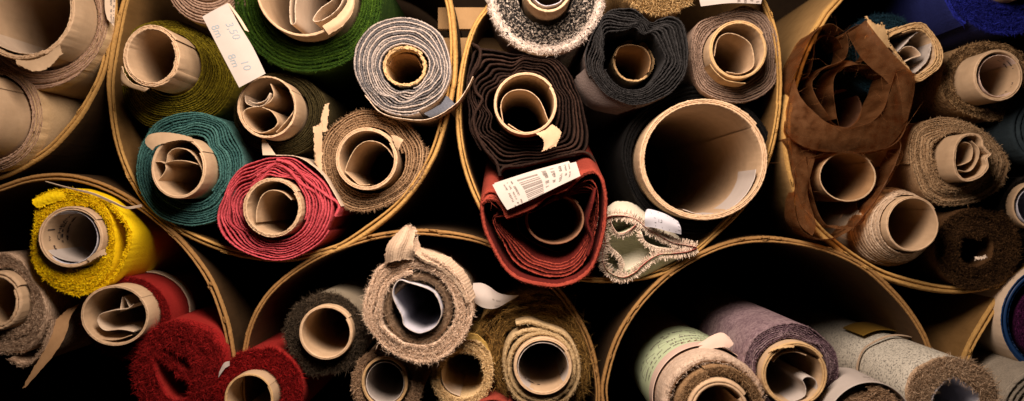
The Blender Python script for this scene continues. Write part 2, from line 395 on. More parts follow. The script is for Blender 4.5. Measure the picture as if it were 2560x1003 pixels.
class Patch:
    """smooth sheet through rows of (x, y, depth) photo measures"""
    def __init__(s, rows, res=10):
        A = np.array([[P3(*p) for p in r] for r in rows])
        A = np.stack([catmull(A[:, j], False, res) if len(A) > 2 else np.linspace(A[0, j], A[1, j], res+1) for j in range(A.shape[1])], 1)
        A = np.stack([catmull(A[i], False, res) if A.shape[1] > 2 else np.linspace(A[i, 0], A[i, 1], res+1) for i in range(A.shape[0])], 0)
        s.G = A; du = np.gradient(A, axis=1); dv = np.gradient(A, axis=0); n = np.cross(du, dv)
        n /= np.maximum(np.linalg.norm(n, axis=2, keepdims=True), 1e-9)
        view = A - np.array([0, -CAMD, 0])
        if (n*view).sum() > 0: n = -n
        s.n = n
        s.w = np.linalg.norm(np.diff(A, axis=1), axis=2).sum(1).mean(); s.h = np.linalg.norm(np.diff(A, axis=0), axis=2).sum(0).mean()
    def ev(s, u, v, off=0.0):
        a, b, _ = s.G.shape; u = np.clip(np.asarray(u, float), 0, 1)*(b-1); v = np.clip(np.asarray(v, float), 0, 1)*(a-1)
        i = np.minimum(v.astype(int), a-2); j = np.minimum(u.astype(int), b-2); fv = (v-i)[..., None]; fu = (u-j)[..., None]
        def bl(T): return T[i, j]*(1-fu)*(1-fv) + T[i, j+1]*fu*(1-fv) + T[i+1, j]*(1-fu)*fv + T[i+1, j+1]*fu*fv
        return bl(s.G) + bl(s.n)*off
    def build(s, name, mat, parent=None, t=1.6, ragged=0.0, seed=1, vary=.55):
        g = np.random.default_rng(seed); G = s.G.copy()
        if ragged:
            for sl in (np.s_[0, :], np.s_[-1, :], np.s_[:, 0], np.s_[:, -1]):
                G[sl] = G[sl] + g.normal(0, ragged, G[sl].shape)
        a, b, _ = G.shape; top = G + s.n*t*.5; bot = G - s.n*t*.5
        ring = [(i, 0) for i in range(a)] + [(a-1, j) for j in range(1, b)] + [(i, b-1) for i in range(a-2, -1, -1)] + [(0, j) for j in range(b-2, 0, -1)]
        mb = Mesh(); uu, vv = np.meshgrid(np.linspace(0, s.w, b), np.linspace(0, s.h, a)); uv = np.stack([uu, vv], -1)*.01
        mb.grid(top, uv, [0]*(b-1), vary); mb.grid(bot[:, ::-1], uv, [0]*(b-1), vary)
        r1 = np.array([top[i] for i in ring]); r2 = np.array([bot[i] for i in ring])
        mb.grid(np.stack([r1, r2], 1), np.zeros((len(ring), 2, 2)), [0], vary, True)
        return mb.build(name, [mat], parent)

def marks(parent, fn, name, mat, polys):
    """flat ink: list of polygons ((u,v) in sheet units), mapped by fn(uv array)->xyz"""
    mb = Mesh()
    for p in polys:
        p = np.asarray(p, float)
        for k in range(1, len(p)-1):
            mb.tris(fn(np.stack([p[0], p[k], p[k+1]]))[None], 0, np.array([.5]))
    return mb.build(name, [mat], parent)

_TXT = {}
def text_tris(s):
    if s not in _TXT:
        cu = bpy.data.curves.new('t', 'FONT'); cu.body = s; cu.resolution_u = 3
        o = bpy.data.objects.new('t', cu); C.objects.link(o)
        dg = bpy.context.evaluated_depsgraph_get(); me = bpy.data.meshes.new_from_object(o.evaluated_get(dg))
        me.calc_loop_triangles()
        v = np.array([list(x.co)[:2] for x in me.vertices]); t = np.array([list(x.vertices) for x in me.loop_triangles])
        bpy.data.objects.remove(o); bpy.data.curves.remove(cu); bpy.data.meshes.remove(me)
        _TXT[s] = v[t] if len(t) else np.zeros((0, 3, 2))
    return _TXT[s]
def text(s, x, y, size, rot=0.0, sx=1.0, shear=0.0):
    T = text_tris(s).copy(); T[..., 0] = T[..., 0]*sx + T[..., 1]*shear; T *= size; c, n = math.cos(rot), math.sin(rot)
    return [np.stack([x + t[:, 0]*c - t[:, 1]*n, y + t[:, 0]*n + t[:, 1]*c], -1) for t in T]
def line(x0, y0, x1, y1, w):
    d = np.array([x1-x0, y1-y0], float); L = np.hypot(*d); d /= max(L, 1e-6); n = np.array([-d[1], d[0]])*w/2; a, b = np.array([x0, y0]), np.array([x1, y1])
    return [np.array([a-n, b-n, b+n, a+n])]
def dashes(x, y, total, h, ang=0.0, seed=1, w=1.5):
    """a row of print too small to read: broken little strokes"""
    g = np.random.default_rng(seed); out = []; c, s = math.cos(ang), math.sin(ang); q = 0
    while q < total:
        hh = h*g.uniform(.5, 1); a0 = q; q += g.uniform(1.6, 3.4)
        if g.uniform() < .14: q += 3; continue
        out += line(x + a0*c, y + a0*s, x + a0*c - hh*s, y + a0*s + hh*c, w*g.uniform(.6, 1.2))
        if g.uniform() < .6:
            k = g.uniform(.1, .9)*h; out += line(x + a0*c - k*s, y + a0*s + k*c, x + (a0+2)*c - k*s, y + (a0+2)*s + k*c, w*.8)
    return out

def roll(label, core=None, fc=0, wall=12, outer=None, f=0, tel=0, n=8, mats=None, th0=.3, inner=None, c=None, cmat='kraft', cedge='kraft_edge', cturns=2.4, cth=.6, cseed=None,
         fuzz_=None, name='fabric_roll', category='fabric roll', ring=None, hook=None, crough=.7, cwav=2.5, seed=1, mapmats=(0, 0, 0), extra=(), lay=None, yb=BACK, tl=None, **sp):
    """one wound bolt: core + fabric.  core/outer contours are photo measures at their own depth"""
    r = {}
    pc = polar_img(core, fc) if core is not None else None
    po = polar_img(outer, f + tel, c) if outer is not None else pc
    base = (po.c[0]*K, min(f, fc)*K if pc is not None else f*K, (po.c[1] - po.rad(-math.pi/2))*K)
    t = thing(name, label, category, base, GROUP); r['thing'] = t; r['core_pol'] = pc; r['outer_pol'] = po
    if pc is not None:
        r['core'] = core_part(t, pc, fc, wall, cmat, cedge, cturns, cth, crough, seed=cseed or seed, wav=cwav)
    if outer is not None:
        pin = polar_img(inner, f) if inner is not None else pc.grown(1.5)
        P, yf, tt, tv = spiral(pin, po, n, th0, f, tel, rseed=seed, **sp)
        if tl: P = P - np.array(tl)*np.asarray(yf)[:, None]
        main = dict(P=P, tilt=tl or (0, 0), yf=yf, t=tt, tv=tv if lay is None else lay(tv, np.linspace(0, 1, len(P)), n), mats=mapmats, fuzz=fuzz_, seed=seed, yb=yb); r['main'] = main
        r['fabric'] = fabric_part(t, [M[m] for m in mats], [main] + list(extra))
    return r

def path(pts, f, step=3.2, closed=False, slope=0, t=8, mats=(0, 0, 0), seed=1, wav=2.0, **k):
    """explicit fold of cloth through photo points"""
    q = resample(U(catmull(pts, closed, 14), f), step, closed); N = len(q)
    if closed: q = np.concatenate([q, q[:1]]); N += 1
    k.setdefault('yb', BACK)
    return dict(P=q, yf=f + slope*np.linspace(0, 1, N) + wav*jit(N, 20, seed), t=np.full(N, float(t)), tv=np.clip(.5 + .12*jit(N, 15, seed+1), 0, 1), mats=mats, seed=seed, **k)

FZ = dict   # fuzz settings
soft = lambda d=1.0, l=4: FZ(den=d, length=l*.8, width=1.1, out=.45, front=.8, along=.4)

def lean(q, tx, tz):
    q['tilt'] = (tx, tz); q['P'] = q['P'] - np.array([tx, tz])*np.mean(q['yf']); return q
# ----------------------------------------------------------------- the tubes
def tube(label, pts, f=0.0, t=18.0, mat='tube', edge='tube_edge', seed=1, outside='tube_outside'):
    po = polar_img(pts, f); th = np.linspace(0, 2*math.pi, 700, endpoint=False)
    base = (po.c[0]*K, f*K, (po.c[1]-po.rad(-math.pi/2))*K)
    o = thing('storage_tube', label, 'tube', base, 'big board tubes stacked as a rack')
    mb = Mesh()
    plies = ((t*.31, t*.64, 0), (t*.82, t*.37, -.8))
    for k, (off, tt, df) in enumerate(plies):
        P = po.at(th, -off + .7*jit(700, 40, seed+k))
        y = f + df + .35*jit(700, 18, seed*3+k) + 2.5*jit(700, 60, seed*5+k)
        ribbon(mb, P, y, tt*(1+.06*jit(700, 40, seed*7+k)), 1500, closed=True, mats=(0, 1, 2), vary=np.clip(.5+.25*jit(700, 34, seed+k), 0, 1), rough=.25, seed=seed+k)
    # torn splinters of board on the rim
    g = np.random.default_rng(seed); a = g.uniform(0, 6.28, 26); N = len(a)
    for q in a:
        thh = q + np.linspace(0, g.uniform(.02, .07), 8); P = po.at(thh, -t*g.uniform(.1, .9))
        ribbon(mb, P, f - g.uniform(1, 6)*np.sin(np.linspace(.2, 2.9, 8)), 3.0, f+14, mats=(1, 1, 1), vary=g.uniform(.2, .9), rough=.8, seed=int(q*1000))
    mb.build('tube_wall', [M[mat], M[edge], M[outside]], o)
    return o

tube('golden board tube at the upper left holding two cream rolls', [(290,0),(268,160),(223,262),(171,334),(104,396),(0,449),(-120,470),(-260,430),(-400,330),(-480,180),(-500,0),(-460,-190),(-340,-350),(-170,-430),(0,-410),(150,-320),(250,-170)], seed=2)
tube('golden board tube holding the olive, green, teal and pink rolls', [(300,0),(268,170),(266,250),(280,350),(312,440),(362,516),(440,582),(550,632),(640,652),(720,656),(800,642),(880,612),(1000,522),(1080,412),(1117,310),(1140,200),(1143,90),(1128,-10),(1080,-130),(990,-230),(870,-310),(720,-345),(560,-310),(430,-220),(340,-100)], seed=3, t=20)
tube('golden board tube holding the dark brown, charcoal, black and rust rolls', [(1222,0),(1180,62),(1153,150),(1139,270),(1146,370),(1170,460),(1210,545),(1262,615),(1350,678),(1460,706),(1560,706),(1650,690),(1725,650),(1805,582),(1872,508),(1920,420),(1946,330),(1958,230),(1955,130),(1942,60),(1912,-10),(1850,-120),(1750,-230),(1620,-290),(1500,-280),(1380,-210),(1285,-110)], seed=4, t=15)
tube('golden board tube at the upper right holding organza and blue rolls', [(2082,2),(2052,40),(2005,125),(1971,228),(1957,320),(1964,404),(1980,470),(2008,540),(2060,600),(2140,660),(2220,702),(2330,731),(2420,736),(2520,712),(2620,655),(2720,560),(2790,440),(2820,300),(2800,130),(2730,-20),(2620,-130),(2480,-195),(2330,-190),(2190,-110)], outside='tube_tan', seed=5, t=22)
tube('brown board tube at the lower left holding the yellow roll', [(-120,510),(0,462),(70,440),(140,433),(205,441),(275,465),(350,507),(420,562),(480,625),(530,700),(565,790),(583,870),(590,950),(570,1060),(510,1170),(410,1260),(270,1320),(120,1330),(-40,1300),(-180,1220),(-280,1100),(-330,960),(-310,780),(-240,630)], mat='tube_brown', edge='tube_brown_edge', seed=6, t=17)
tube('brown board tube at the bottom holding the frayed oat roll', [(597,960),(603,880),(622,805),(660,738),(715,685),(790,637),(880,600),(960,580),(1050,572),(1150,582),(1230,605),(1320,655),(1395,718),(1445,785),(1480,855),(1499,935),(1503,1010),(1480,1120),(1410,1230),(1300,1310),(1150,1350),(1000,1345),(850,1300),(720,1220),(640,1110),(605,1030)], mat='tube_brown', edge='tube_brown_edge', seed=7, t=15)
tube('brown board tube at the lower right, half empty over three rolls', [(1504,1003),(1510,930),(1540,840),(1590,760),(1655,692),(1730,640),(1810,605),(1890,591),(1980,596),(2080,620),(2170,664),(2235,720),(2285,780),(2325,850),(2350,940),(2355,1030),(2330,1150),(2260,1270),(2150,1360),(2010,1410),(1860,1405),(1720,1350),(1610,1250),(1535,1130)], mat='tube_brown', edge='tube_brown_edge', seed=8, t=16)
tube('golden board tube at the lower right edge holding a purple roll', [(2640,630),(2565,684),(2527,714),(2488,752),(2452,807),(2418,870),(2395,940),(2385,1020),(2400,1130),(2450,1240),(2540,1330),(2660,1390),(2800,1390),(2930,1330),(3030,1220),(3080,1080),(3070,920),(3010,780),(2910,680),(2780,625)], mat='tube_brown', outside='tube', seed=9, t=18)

# what stands behind the tubes
def slab(name, x0, x1, y0, y1, d0, d1, mat, label=None, cat=None):
    v = [(x, d, z) for x in (x0, x1) for d in (d0, d1) for z in (y0, y1)]
    me = bpy.data.meshes.new(name); me.from_pydata([tuple(q*K for q in p) for p in v], [], [(0,1,3,2),(4,6,7,5),(0,4,5,1),(2,3,7,6),(0,2,6,4),(1,5,7,3)])
    me.materials.append(M[mat]); o = bpy.data.objects.new(name, me); C.objects.link(o); return o
w = slab('back_wall', -4200, 4200, -2000, 2000, 1720, 1760, 'backwall'); w['kind'] = 'structure'
w = slab('shelf_floor', -4200, 4200, -960, -930, -10, 1720, 'backwall'); w['kind'] = 'structure'
for k, (yy, lb) in enumerate(((42, 'pale wooden batten behind the gap between two top tubes, upper one'), (118, 'pale wooden batten behind the gap between two top tubes, lower one'))):
    z = (CY-yy)*1.08
    o = slab('batten', -200, 40, z-32, z+26, 205, 232, 'plank'); o['label'] = lb; o['category'] = 'batten'; o['group'] = 'wooden battens behind the tubes'

# ----------------------------------------------------------------- upper left tube
r = roll('cream roll on a huge torn kraft core at the top left corner', E(55,22,130,130), -180, 14, E(82,36,194,188), -60, 25, 7, ['cream_cloth','pink_beige'], th0=5.4, mapmats=(1,1,0), fuzz_=soft(.8,4), crough=1.6, cwav=6, cturns=3, cth=5.2, seed=21)
p = Patch([[(40,150,-184),(75,152,-186),(112,140,-186),(150,112,-184)],[(42,160,-190),(78,168,-196),(118,160,-192),(152,126,-186)],[(47,163,-192),(84,178,-200),(120,170,-194),(155,134,-187)]])
p.build('torn_flap', M['kraft'], r['core'], 2.5, .8)
sheet_part(r['core'], [(150,110),(100,132),(40,130),(-20,100),(-60,40),(-60,-30),(-20,-80)], -165, 2.5, 'cream_paper', name='paper_lining', depth=500, slope=-6)
roll('cream roll with a wide smooth kraft core under the top left one', E(-184,267,118,118), -330, 14, E(-36,291,142,142), -80, 35, 6, ['cream_cloth','pink_beige'], th0=1.2, mapmats=(1,1,0), fuzz_=soft(.6,3), seed=22)
p = Patch([[(262,-30,-60),(290,-30,-50)],[(262,20,-60),(288,22,-50)],[(268,48,-60),(284,66,-50)]])
t = thing('paper_tag', 'cream paper tag with faint print at the top left between roll and tube', 'tag', P3(275,66,-50)*K)
p.build('tag_sheet', M['cream_paper'], t, 1.6)
marks(t, lambda q: p.ev(q[:,0]/p.w, q[:,1]/p.h, 1.4), 'printed_line', M['ink_grey'], dashes(16, 6, 80, 5, 1.57, 3) + dashes(22, 10, 70, 4, 1.57, 4))

# ----------------------------------------------------------------- second tube
r = roll('olive velvet roll with a protruding kraft core', E(378,141,73,79), -150, 15, [(440,52),(520,92),(572,155),(590,215),(548,285),(466,318),(373,322),(325,285),(300,225),(300,150),(340,70)], -10, 80, 16, ['olive_velvet'], fuzz_=soft(1.4,3.5), th0=2.4, fill=.54, ripple=4, cturns=3, crough=1.6, cwav=4, seed=31, jitter=4)
p = Patch([[(306,165,-152),(312,185,-156),(330,207,-156),(372,222,-150)],[(303,178,-146),(305,200,-150),(322,216,-150),(360,228,-146)],[(304,188,-140),(306,212,-142),(330,216,-140),(352,226,-140)]])
p.build('torn_flap', M['kraft'], r['core'], 2.5, .6)
sheet_part(r['core'], [(428,86),(440,110),(442,140),(434,158),(441,180),(425,196),(400,205)], -146, 2.5, 'kraft', depth=300)
roll('pinkish taupe roll at the top beside the white tag', E(524,-52,52,52), 20, 9, E(522,-46,113,113), -10, 0, 9, ['taupe_cloth','cream_cloth'], mapmats=(0,0,1), th0=3.3, fuzz_=soft(.5,3), fill=.74, seed=32, cmat='kraft_dark')
r = roll('large green velvet roll with a wide kraft core at the top', E(760,-29,123,123), -110, 11, E(768,-6,190,190), -30, 20, 8, ['green_velvet'], th0=1.0, fuzz_=FZ(den=2.6, length=6, width=1.4, out=.6, front=.7, along=.6), fill=.74, ripple=5, seed=33, jitter=5, cturns=2)
p = Patch([[(806,66,-114),(840,44,-116),(866,12,-116),(880,-26,-112)],[(814,76,-117),(850,54,-121),(876,20,-121),(884,-20,-114)],[(822,86,-112),(858,62,-114),(882,26,-114),(886,-16,-112)]])
p.build('torn_flap', M['kraft'], r['core'], 3, .4)
sheet_part(r['core'], [(736,-70),(728,-20),(724,20),(727,58),(738,56),(737,20),(742,-20),(750,-70)], -100, 2, 'cream_paper', depth=380)
sheet_part(r['core'], [(782,50),(800,22),(828,2),(846,-16),(858,-6),(848,18),(826,38),(800,52)], -95, 2, 'cream_paper', depth=380, closed=True)
grey = lambda tv, u, n: np.clip(.5 + .95*np.sin(u*n*2*math.pi*.5+.6)*(.6+.4*np.sin(u*17)) + .15*np.sin(u*90), 0, 1)
r = roll('grey and navy striped roll with a torn tan core', E(1012,167,57,52), -45, 11, [(882,150),(892,105),(930,60),(996,40),(1060,50),(1108,88),(1131,155),(1122,215),(1085,262),(1022,290),(960,278),(912,235),(888,190)], -40, 0, 13, ['grey_edge','grey_white','navy_grey'], mapmats=(2,0,1), lay=grey, th0=5.1, ripple=7, fill=.9, cmat='tan_torn', cedge='tan_torn', crough=3.0, cwav=5, cturns=2, fuzz_=soft(.5,2.5), seed=34, drift=2.5, jitter=2, step=2.6)
sheet_part(r['core'], [(965,150),(972,130),(995,118),(1030,122),(1052,140),(1060,165)], -25, 3, 'kraft_dark', depth=400)
sheet_part(r['core'], [(972,165),(985,142),(1010,134),(1040,142),(1055,170)], 0, 3, 'kraft_dark', depth=400)
sheet_part(r['thing'], [(912,238),(950,280),(1005,297),(1074,298),(1136,264),(1166,226),(1183,193)], -52, 2, 'cream_paper', name='paper_wrapper', depth=240, slope=-14)
p = Patch([[(1060,284,-50),(1100,262,-52),(1116,240,-46)],[(1075,292,-48),(1118,274,-54),(1130,252,-48)],[(1090,296,-44),(1136,264,-52),(1137,262,-50)]])
p.build('fabric_tail', M['navy_grey'], r['thing'], 4, .5)
r = roll('small dark olive roll with papers folded in its core', E(667,268,75,79), -80, 8, E(700,285,120,107), 25, 20, 10, ['dark_olive'], th0=.5, fuzz_=soft(1.6,4), fill=.7, crough=1.2, cwav=4, seed=35)
sheet_part(r['core'], [(612,238),(614,256),(628,264),(650,266),(668,254),(676,232),(664,250),(640,258),(622,252)], -74, 2, 'cream_paper', depth=340)
sheet_part(r['core'], [(676,210),(684,236),(672,256),(650,266),(632,268),(612,276),(608,292),(622,318),(650,332),(682,322),(694,304),(680,280),(655,268)], -72, 2.5, 'kraft', depth=340)
sheet_part(r['core'], [(726,232),(736,270),(718,300),(702,318),(690,330)], -70, 2.5, 'kraft', depth=300)
r = roll('teal wool roll on a kraft core with paper flap', E(446,420,72,80), -120, 11, [(337,425),(352,350),(395,298),(477,274),(560,300),(606,350),(619,410),(598,470),(560,542),(480,567),(400,545),(355,490)], -30, 8, 10, ['teal_wool'], th0=5.5, fuzz_=soft(2.0,4), ripple=12, seed=38, fill=.58, cturns=2, cwav=2, drift=.6)
p = Patch([[(364,348,-118),(376,336,-122),(410,331,-124),(450,336,-123),(480,344,-121)],[(366,362,-119),(380,352,-123),(410,346,-124),(450,342,-123),(482,348,-121)],[(382,376,-121),(390,366,-123),(412,358,-124),(450,350,-123),(484,354,-121)]])
p.build('torn_flap', M['kraft'], r['core'], 2.5, .3)
sheet_part(r['core'], [(378,406),(400,404),(414,408),(420,384),(440,371),(470,376),(490,396),(504,424),(506,450)], -112, 2.5, 'kraft', depth=420)
sheet_part(r['core'], [(384,460),(400,445),(414,424),(414,408),(440,402),(470,404),(496,412)], -108, 2.5, 'kraft', depth=420)
r = roll('pink velvet roll with wavy layers', E(682,520,75,76), -70, 12, [(537,560),(552,500),(598,422),(665,387),(738,394),(804,441),(838,500),(834,556),(798,611),(718,651),(639,645),(566,605)], -40, 0, 9, ['pink_velvet'], th0=5.9, fuzz_=soft(.8,2.5), ripple=14, fill=.62, cturns=3, crough=1.4, cwav=4, seed=37, cmat='kraft', jitter=3, drift=1.5,
    extra=[path([(690,400),(728,412),(764,448),(790,470),(816,490),(846,512),(838,540)], -46, t=9, seed=5, fuzz=soft(1,2.5)), path([(640,440),(680,412),(720,425),(752,460),(785,480),(808,510),(800,545)], -44, t=9, seed=6, fuzz=soft(1,2.5))])
sheet_part(r['core'], [(640,556),(642,520),(656,488),(680,476),(708,482),(728,500)], -62, 2.5, 'kraft', depth=420)
sheet_part(r['thing'], [(680,388),(738,391),(776,410),(806,437),(830,474),(853,516)], -44, 2, 'cream_paper', name='paper_wrapper', depth=260)
p = Patch([[(655,346,-42),(660,345,-40)],[(655,366,-46),(672,362,-44)],[(657,388,-46),(690,388,-44)]]); p.build('paper_corner', M['cream_paper'], r['thing'], 1.6)
r = roll('tan wool roll with fringed layers and torn liner', E(917,398,80,80), -50, 12, [(799,395),(815,330),(855,292),(913,270),(985,285),(1045,325),(1069,368),(1060,430),(1023,481),(960,518),(890,532),(830,495)], 0, 8, 8, ['tan_wool'], th0=.2, fuzz_=[FZ(den=1.6, length=7, width=1.2, out=.35, front=.5, along=.3, sides=(.2,1), bias=.6)], fill=.5, ripple=4, cturns=3, seed=38, jitter=5)
p = Patch([[(978,338,-56),(992,340,-60),(1009,350,-64)],[(984,352,-56),(994,352,-60),(1004,358,-64)],[(988,366,-54),(994,370,-57),(997,374,-60)]]); p.build('torn_flap', M['kraft'], r['core'], 2, .4)
sheet_part(r['core'], [(862,428),(872,400),(890,370),(915,354),(945,356),(968,372),(984,394)], -42, 2.2, 'kraft', depth=420)
sheet_part(r['core'], [(862,428),(880,446),(900,462),(926,462)], -44, 2.2, 'kraft', depth=420)
p = Patch([[(783,318,-14),(796,312,-10),(806,300,-6)],[(785,350,-14),(796,350,-10),(806,340,-6)],[(786,386,-14),(794,390,-8),(804,392,-4)],[(788,404,-14),(797,425,-6),(806,440,0)]]); p.build('torn_liner', M['kraft'], r['thing'], 2, 1.4)
p = Patch([[(812,262,10),(822,258,14)],[(802,295,10),(820,300,14)],[(806,330,10),(816,330,14)]]); p.build('torn_liner', M['kraft'], r['thing'], 2, 1.4)

# white handwritten tag hanging between the rolls
tp = Patch([[(506,42,-135),(538,24,-132),(569,8,-128)],[(535,98,-138),(567,78,-136),(598,62,-131)],[(566,158,-136),(598,138,-134),(632,118,-128)],[(598,219,-128),(630,202,-126),(664,184,-120)]])
t = thing('paper_tag', 'white handwritten tag hanging between the olive and green rolls', 'tag', P3(598,219,-128)*K)
tp.build('tag_sheet', M['paper'], t, 1.6)
fnt = lambda q: tp.ev(q[:,0]/tp.w, 1-(-q[:,1])/tp.h if False else q[:,1]/tp.h, 1.5)
# sheet axes: u across (left edge to right edge), v down the length; the writing runs down the length
def tagtxt(s, u, v, size): return [np.stack([u + a[:,1], v + a[:,0]], -1) for a in text(s, 0, 0, size, shear=.25, sx=1.0)]
tp.flip = 1
wr = tagtxt('3,50', 40, 44, 27) + tagtxt('8m', 7, 32, 26) + tagtxt('8m', 10, 112, 25) + tagtxt('10', 30, 138, 25)
marks(t, fnt, 'handwriting', M['ink_blue'], wr)
p = Patch([[(568,8,-122),(574,10,-116)],[(590,40,-120),(600,44,-114)],[(612,76,-116),(622,80,-110)]]); p.build('tag_fold', M['cream_paper'], t, 1.4)
# ----------------------------------------------------------------- third tube
spk = lambda tv, u, n: tv
r = roll('black and white speckled boucle roll at the top', E(1370,-36,66,70), -140, 12, E(1365,-14,142,143), -35, 20, 7, ['speck_dark','speck_white'], th0=5.6, fuzz_=None, fill=.96, seed=41, inner=None, cturns=2, crough=1.2,
    mapmats=(0,0,0), extra=[path(E(1365,-14,137,138,n=30), -38, closed=True, t=24, mats=(1,1,1), seed=3, fuzz=FZ(den=5, length=9, width=1.6, out=.5, front=.6, along=.7, mat=1)), path(E(1366,-16,100,100,n=30), -32, closed=True, t=42, seed=4, fuzz=FZ(den=9, length=8, width=1.7, out=.3, front=.6, along=.8, mat=0))])
sheet_part(r['core'], [(1325,-40),(1335,-5),(1355,12),(1375,14),(1400,5),(1414,-20)], -134, 2, 'paper_grey', depth=400)
r = roll('shaggy gold yarn roll at the top edge', E(1645,-70,45,45), 10, 9, E(1645,-66,112,104), -20, 8, 4, ['gold_shag'], th0=1, fill=.95, fuzz_=[FZ(den=16, length=13, width=2.2, out=.9, front=.7, along=1.0)], seed=42)
p = Patch([[(1745,-50,-60),(1830,-60,-56),(1905,-60,-50)],[(1748,-5,-62),(1830,-14,-58),(1908,-20,-52)],[(1752,16,-58),(1826,8,-58),(1902,10,-50)]])
t = thing('price_tag', 'white price tag with small grey print at the top above the mushroom roll', 'tag', P3(1826,10,-58)*K)
p.build('tag_sheet', M['paper'], t, 1.6); fn = lambda q: p.ev(q[:,0]/p.w, q[:,1]/p.h, 1.5); _p5 = p
fn5 = lambda q: _p5.ev(q[:,0]/_p5.w, q[:,1]/_p5.h, 1.5)
marks(t, fn5, 'printed_line', M['ink_grey'], dashes(96, 34, 30, 9, 1.3, 1) + dashes(112, 34, 32, 9, 1.3, 2) + dashes(128, 30, 36, 9, 1.3, 3) + dashes(144, 34, 30, 8, 1.3, 4))
r = roll('dark brown felt roll, squarish with loose rippled layers', E(1314,260,81,80), -90, 10, [(1172,150),(1183,112),(1240,116),(1300,128),(1385,142),(1430,180),(1452,225),(1472,290),(1484,350),(1470,392),(1400,404),(1310,418),(1240,432),(1205,395),(1172,320),(1164,230)], -5, 0, 8, ['brown_felt','brown_face'], th0=3.9, ripple=21, fill=.46, mapmats=(0,0,0), fuzz_=soft(1.2,3), cturns=2, seed=43, drift=.5, jitter=6, cwav=2,
    extra=[path([(1180,108),(1200,125),(1196,160),(1180,190),(1190,230),(1205,250),(1185,290),(1190,330),(1212,372),(1240,405),(1250,440)], -20, t=8, seed=8, fuzz=soft(1,3)), path([(1248,432),(1262,418),(1300,414),(1360,402),(1420,386),(1456,380),(1476,388),(1488,404)], -12, t=7, seed=9, mats=(1,0,1), fuzz=soft(1,3))])
sheet_part(r['core'], [(1258,305),(1252,265),(1262,240),(1285,226),(1320,228),(1348,250),(1366,290),(1370,310),(1345,330),(1305,330),(1270,310)], -82, 2.4, 'kraft', depth=420)
p = Patch([[(1340,334,-92),(1362,326,-95),(1380,311,-98)],[(1352,342,-97),(1374,330,-102),(1392,318,-104)],[(1358,350,-98),(1382,344,-104),(1403,332,-106)],[(1360,366,-95),(1376,364,-102),(1396,352,-104)],[(1356,378,-94),(1366,374,-98),(1390,364,-102)]]); p.build('torn_flap', M['kraft'], r['core'], 2, .8)
r = roll('charcoal roll with a heart-shaped rippled end', E(1585,152,54,55), 70, 9, [(1460,140),(1470,98),(1490,66),(1520,34),(1576,17),(1602,30),(1628,56),(1654,44),(1685,36),(1712,58),(1727,130),(1711,197),(1670,244),(1587,267),(1514,240),(1473,192)], -60, 0, 9, ['charcoal','charcoal_face'], th0=3.5, ripple=19, fill=.54, mapmats=(0,0,1), fuzz_=soft(2.2,4), cmat='tan_torn', cedge='tan_torn', crough=2, cturns=2, seed=44, drift=.8, inner=E(1580,148,70,74), c=(1590,148), jitter=3, wav=4)
sheet_part(r['core'], [(1538,140),(1550,118),(1580,112),(1612,122),(1626,150),(1622,180)], 30, 3, 'kraft_dark', depth=420)
p = Patch([[(1466,170,-30),(1440,195,0),(1436,215,40)],[(1482,205,-40),(1458,228,-6),(1446,240,40)],[(1530,245,-40),(1500,262,-6),(1480,270,40)],[(1590,266,-40),(1570,275,-10),(1540,285,40)]]); p.build('loose_edge', M['charcoal_face'], r['thing'], 5, .6)
r = roll('mushroom coloured roll with gold rimmed core', E(1847,125,76,76), -70, 12, [(1725,130),(1738,60),(1768,40),(1800,34),(1832,24),(1867,13),(1919,41),(1950,104),(1954,171),(1930,223),(1867,259),(1790,250),(1740,215)], 0, 5, 8, ['mushroom'], th0=2.0, ripple=5, fill=.70, fuzz_=soft(2.2,4), cmat='kraft', cedge='tan_torn', cturns=2, seed=45)
sheet_part(r['core'], [(1786,140),(1795,100),(1815,84),(1845,88),(1875,110),(1886,150),(1878,172),(1850,184),(1815,180)], -60, 2.2, 'kraft', depth=420)
sheet_part(r['core'], [(1775,160),(1790,180),(1815,200),(1845,207),(1864,208)], -74, 2.4, 'tan_torn', name='core_seam', depth=160)
r = roll('black wool roll on a very wide kraft core', E(1760,400,163,155), -60, 19, [(1660,232),(1748,204),(1815,228),(1893,288),(1934,363),(1918,450),(1880,520),(1814,567),(1740,587),(1660,572),(1600,520),(1560,440),(1547,363),(1580,290)], 40, 0, 4, ['black_wool'], th0=1.2, fill=.82, fuzz_=soft(1.6,5), cturns=3, crough=1.4, cwav=4, seed=46, ripple=2)
sheet_part(r['core'], [(1890,424),(1886,450),(1866,488),(1834,518),(1796,534),(1752,536),(1712,524)], -52, 2.2, 'paper', depth=190, slope=30)
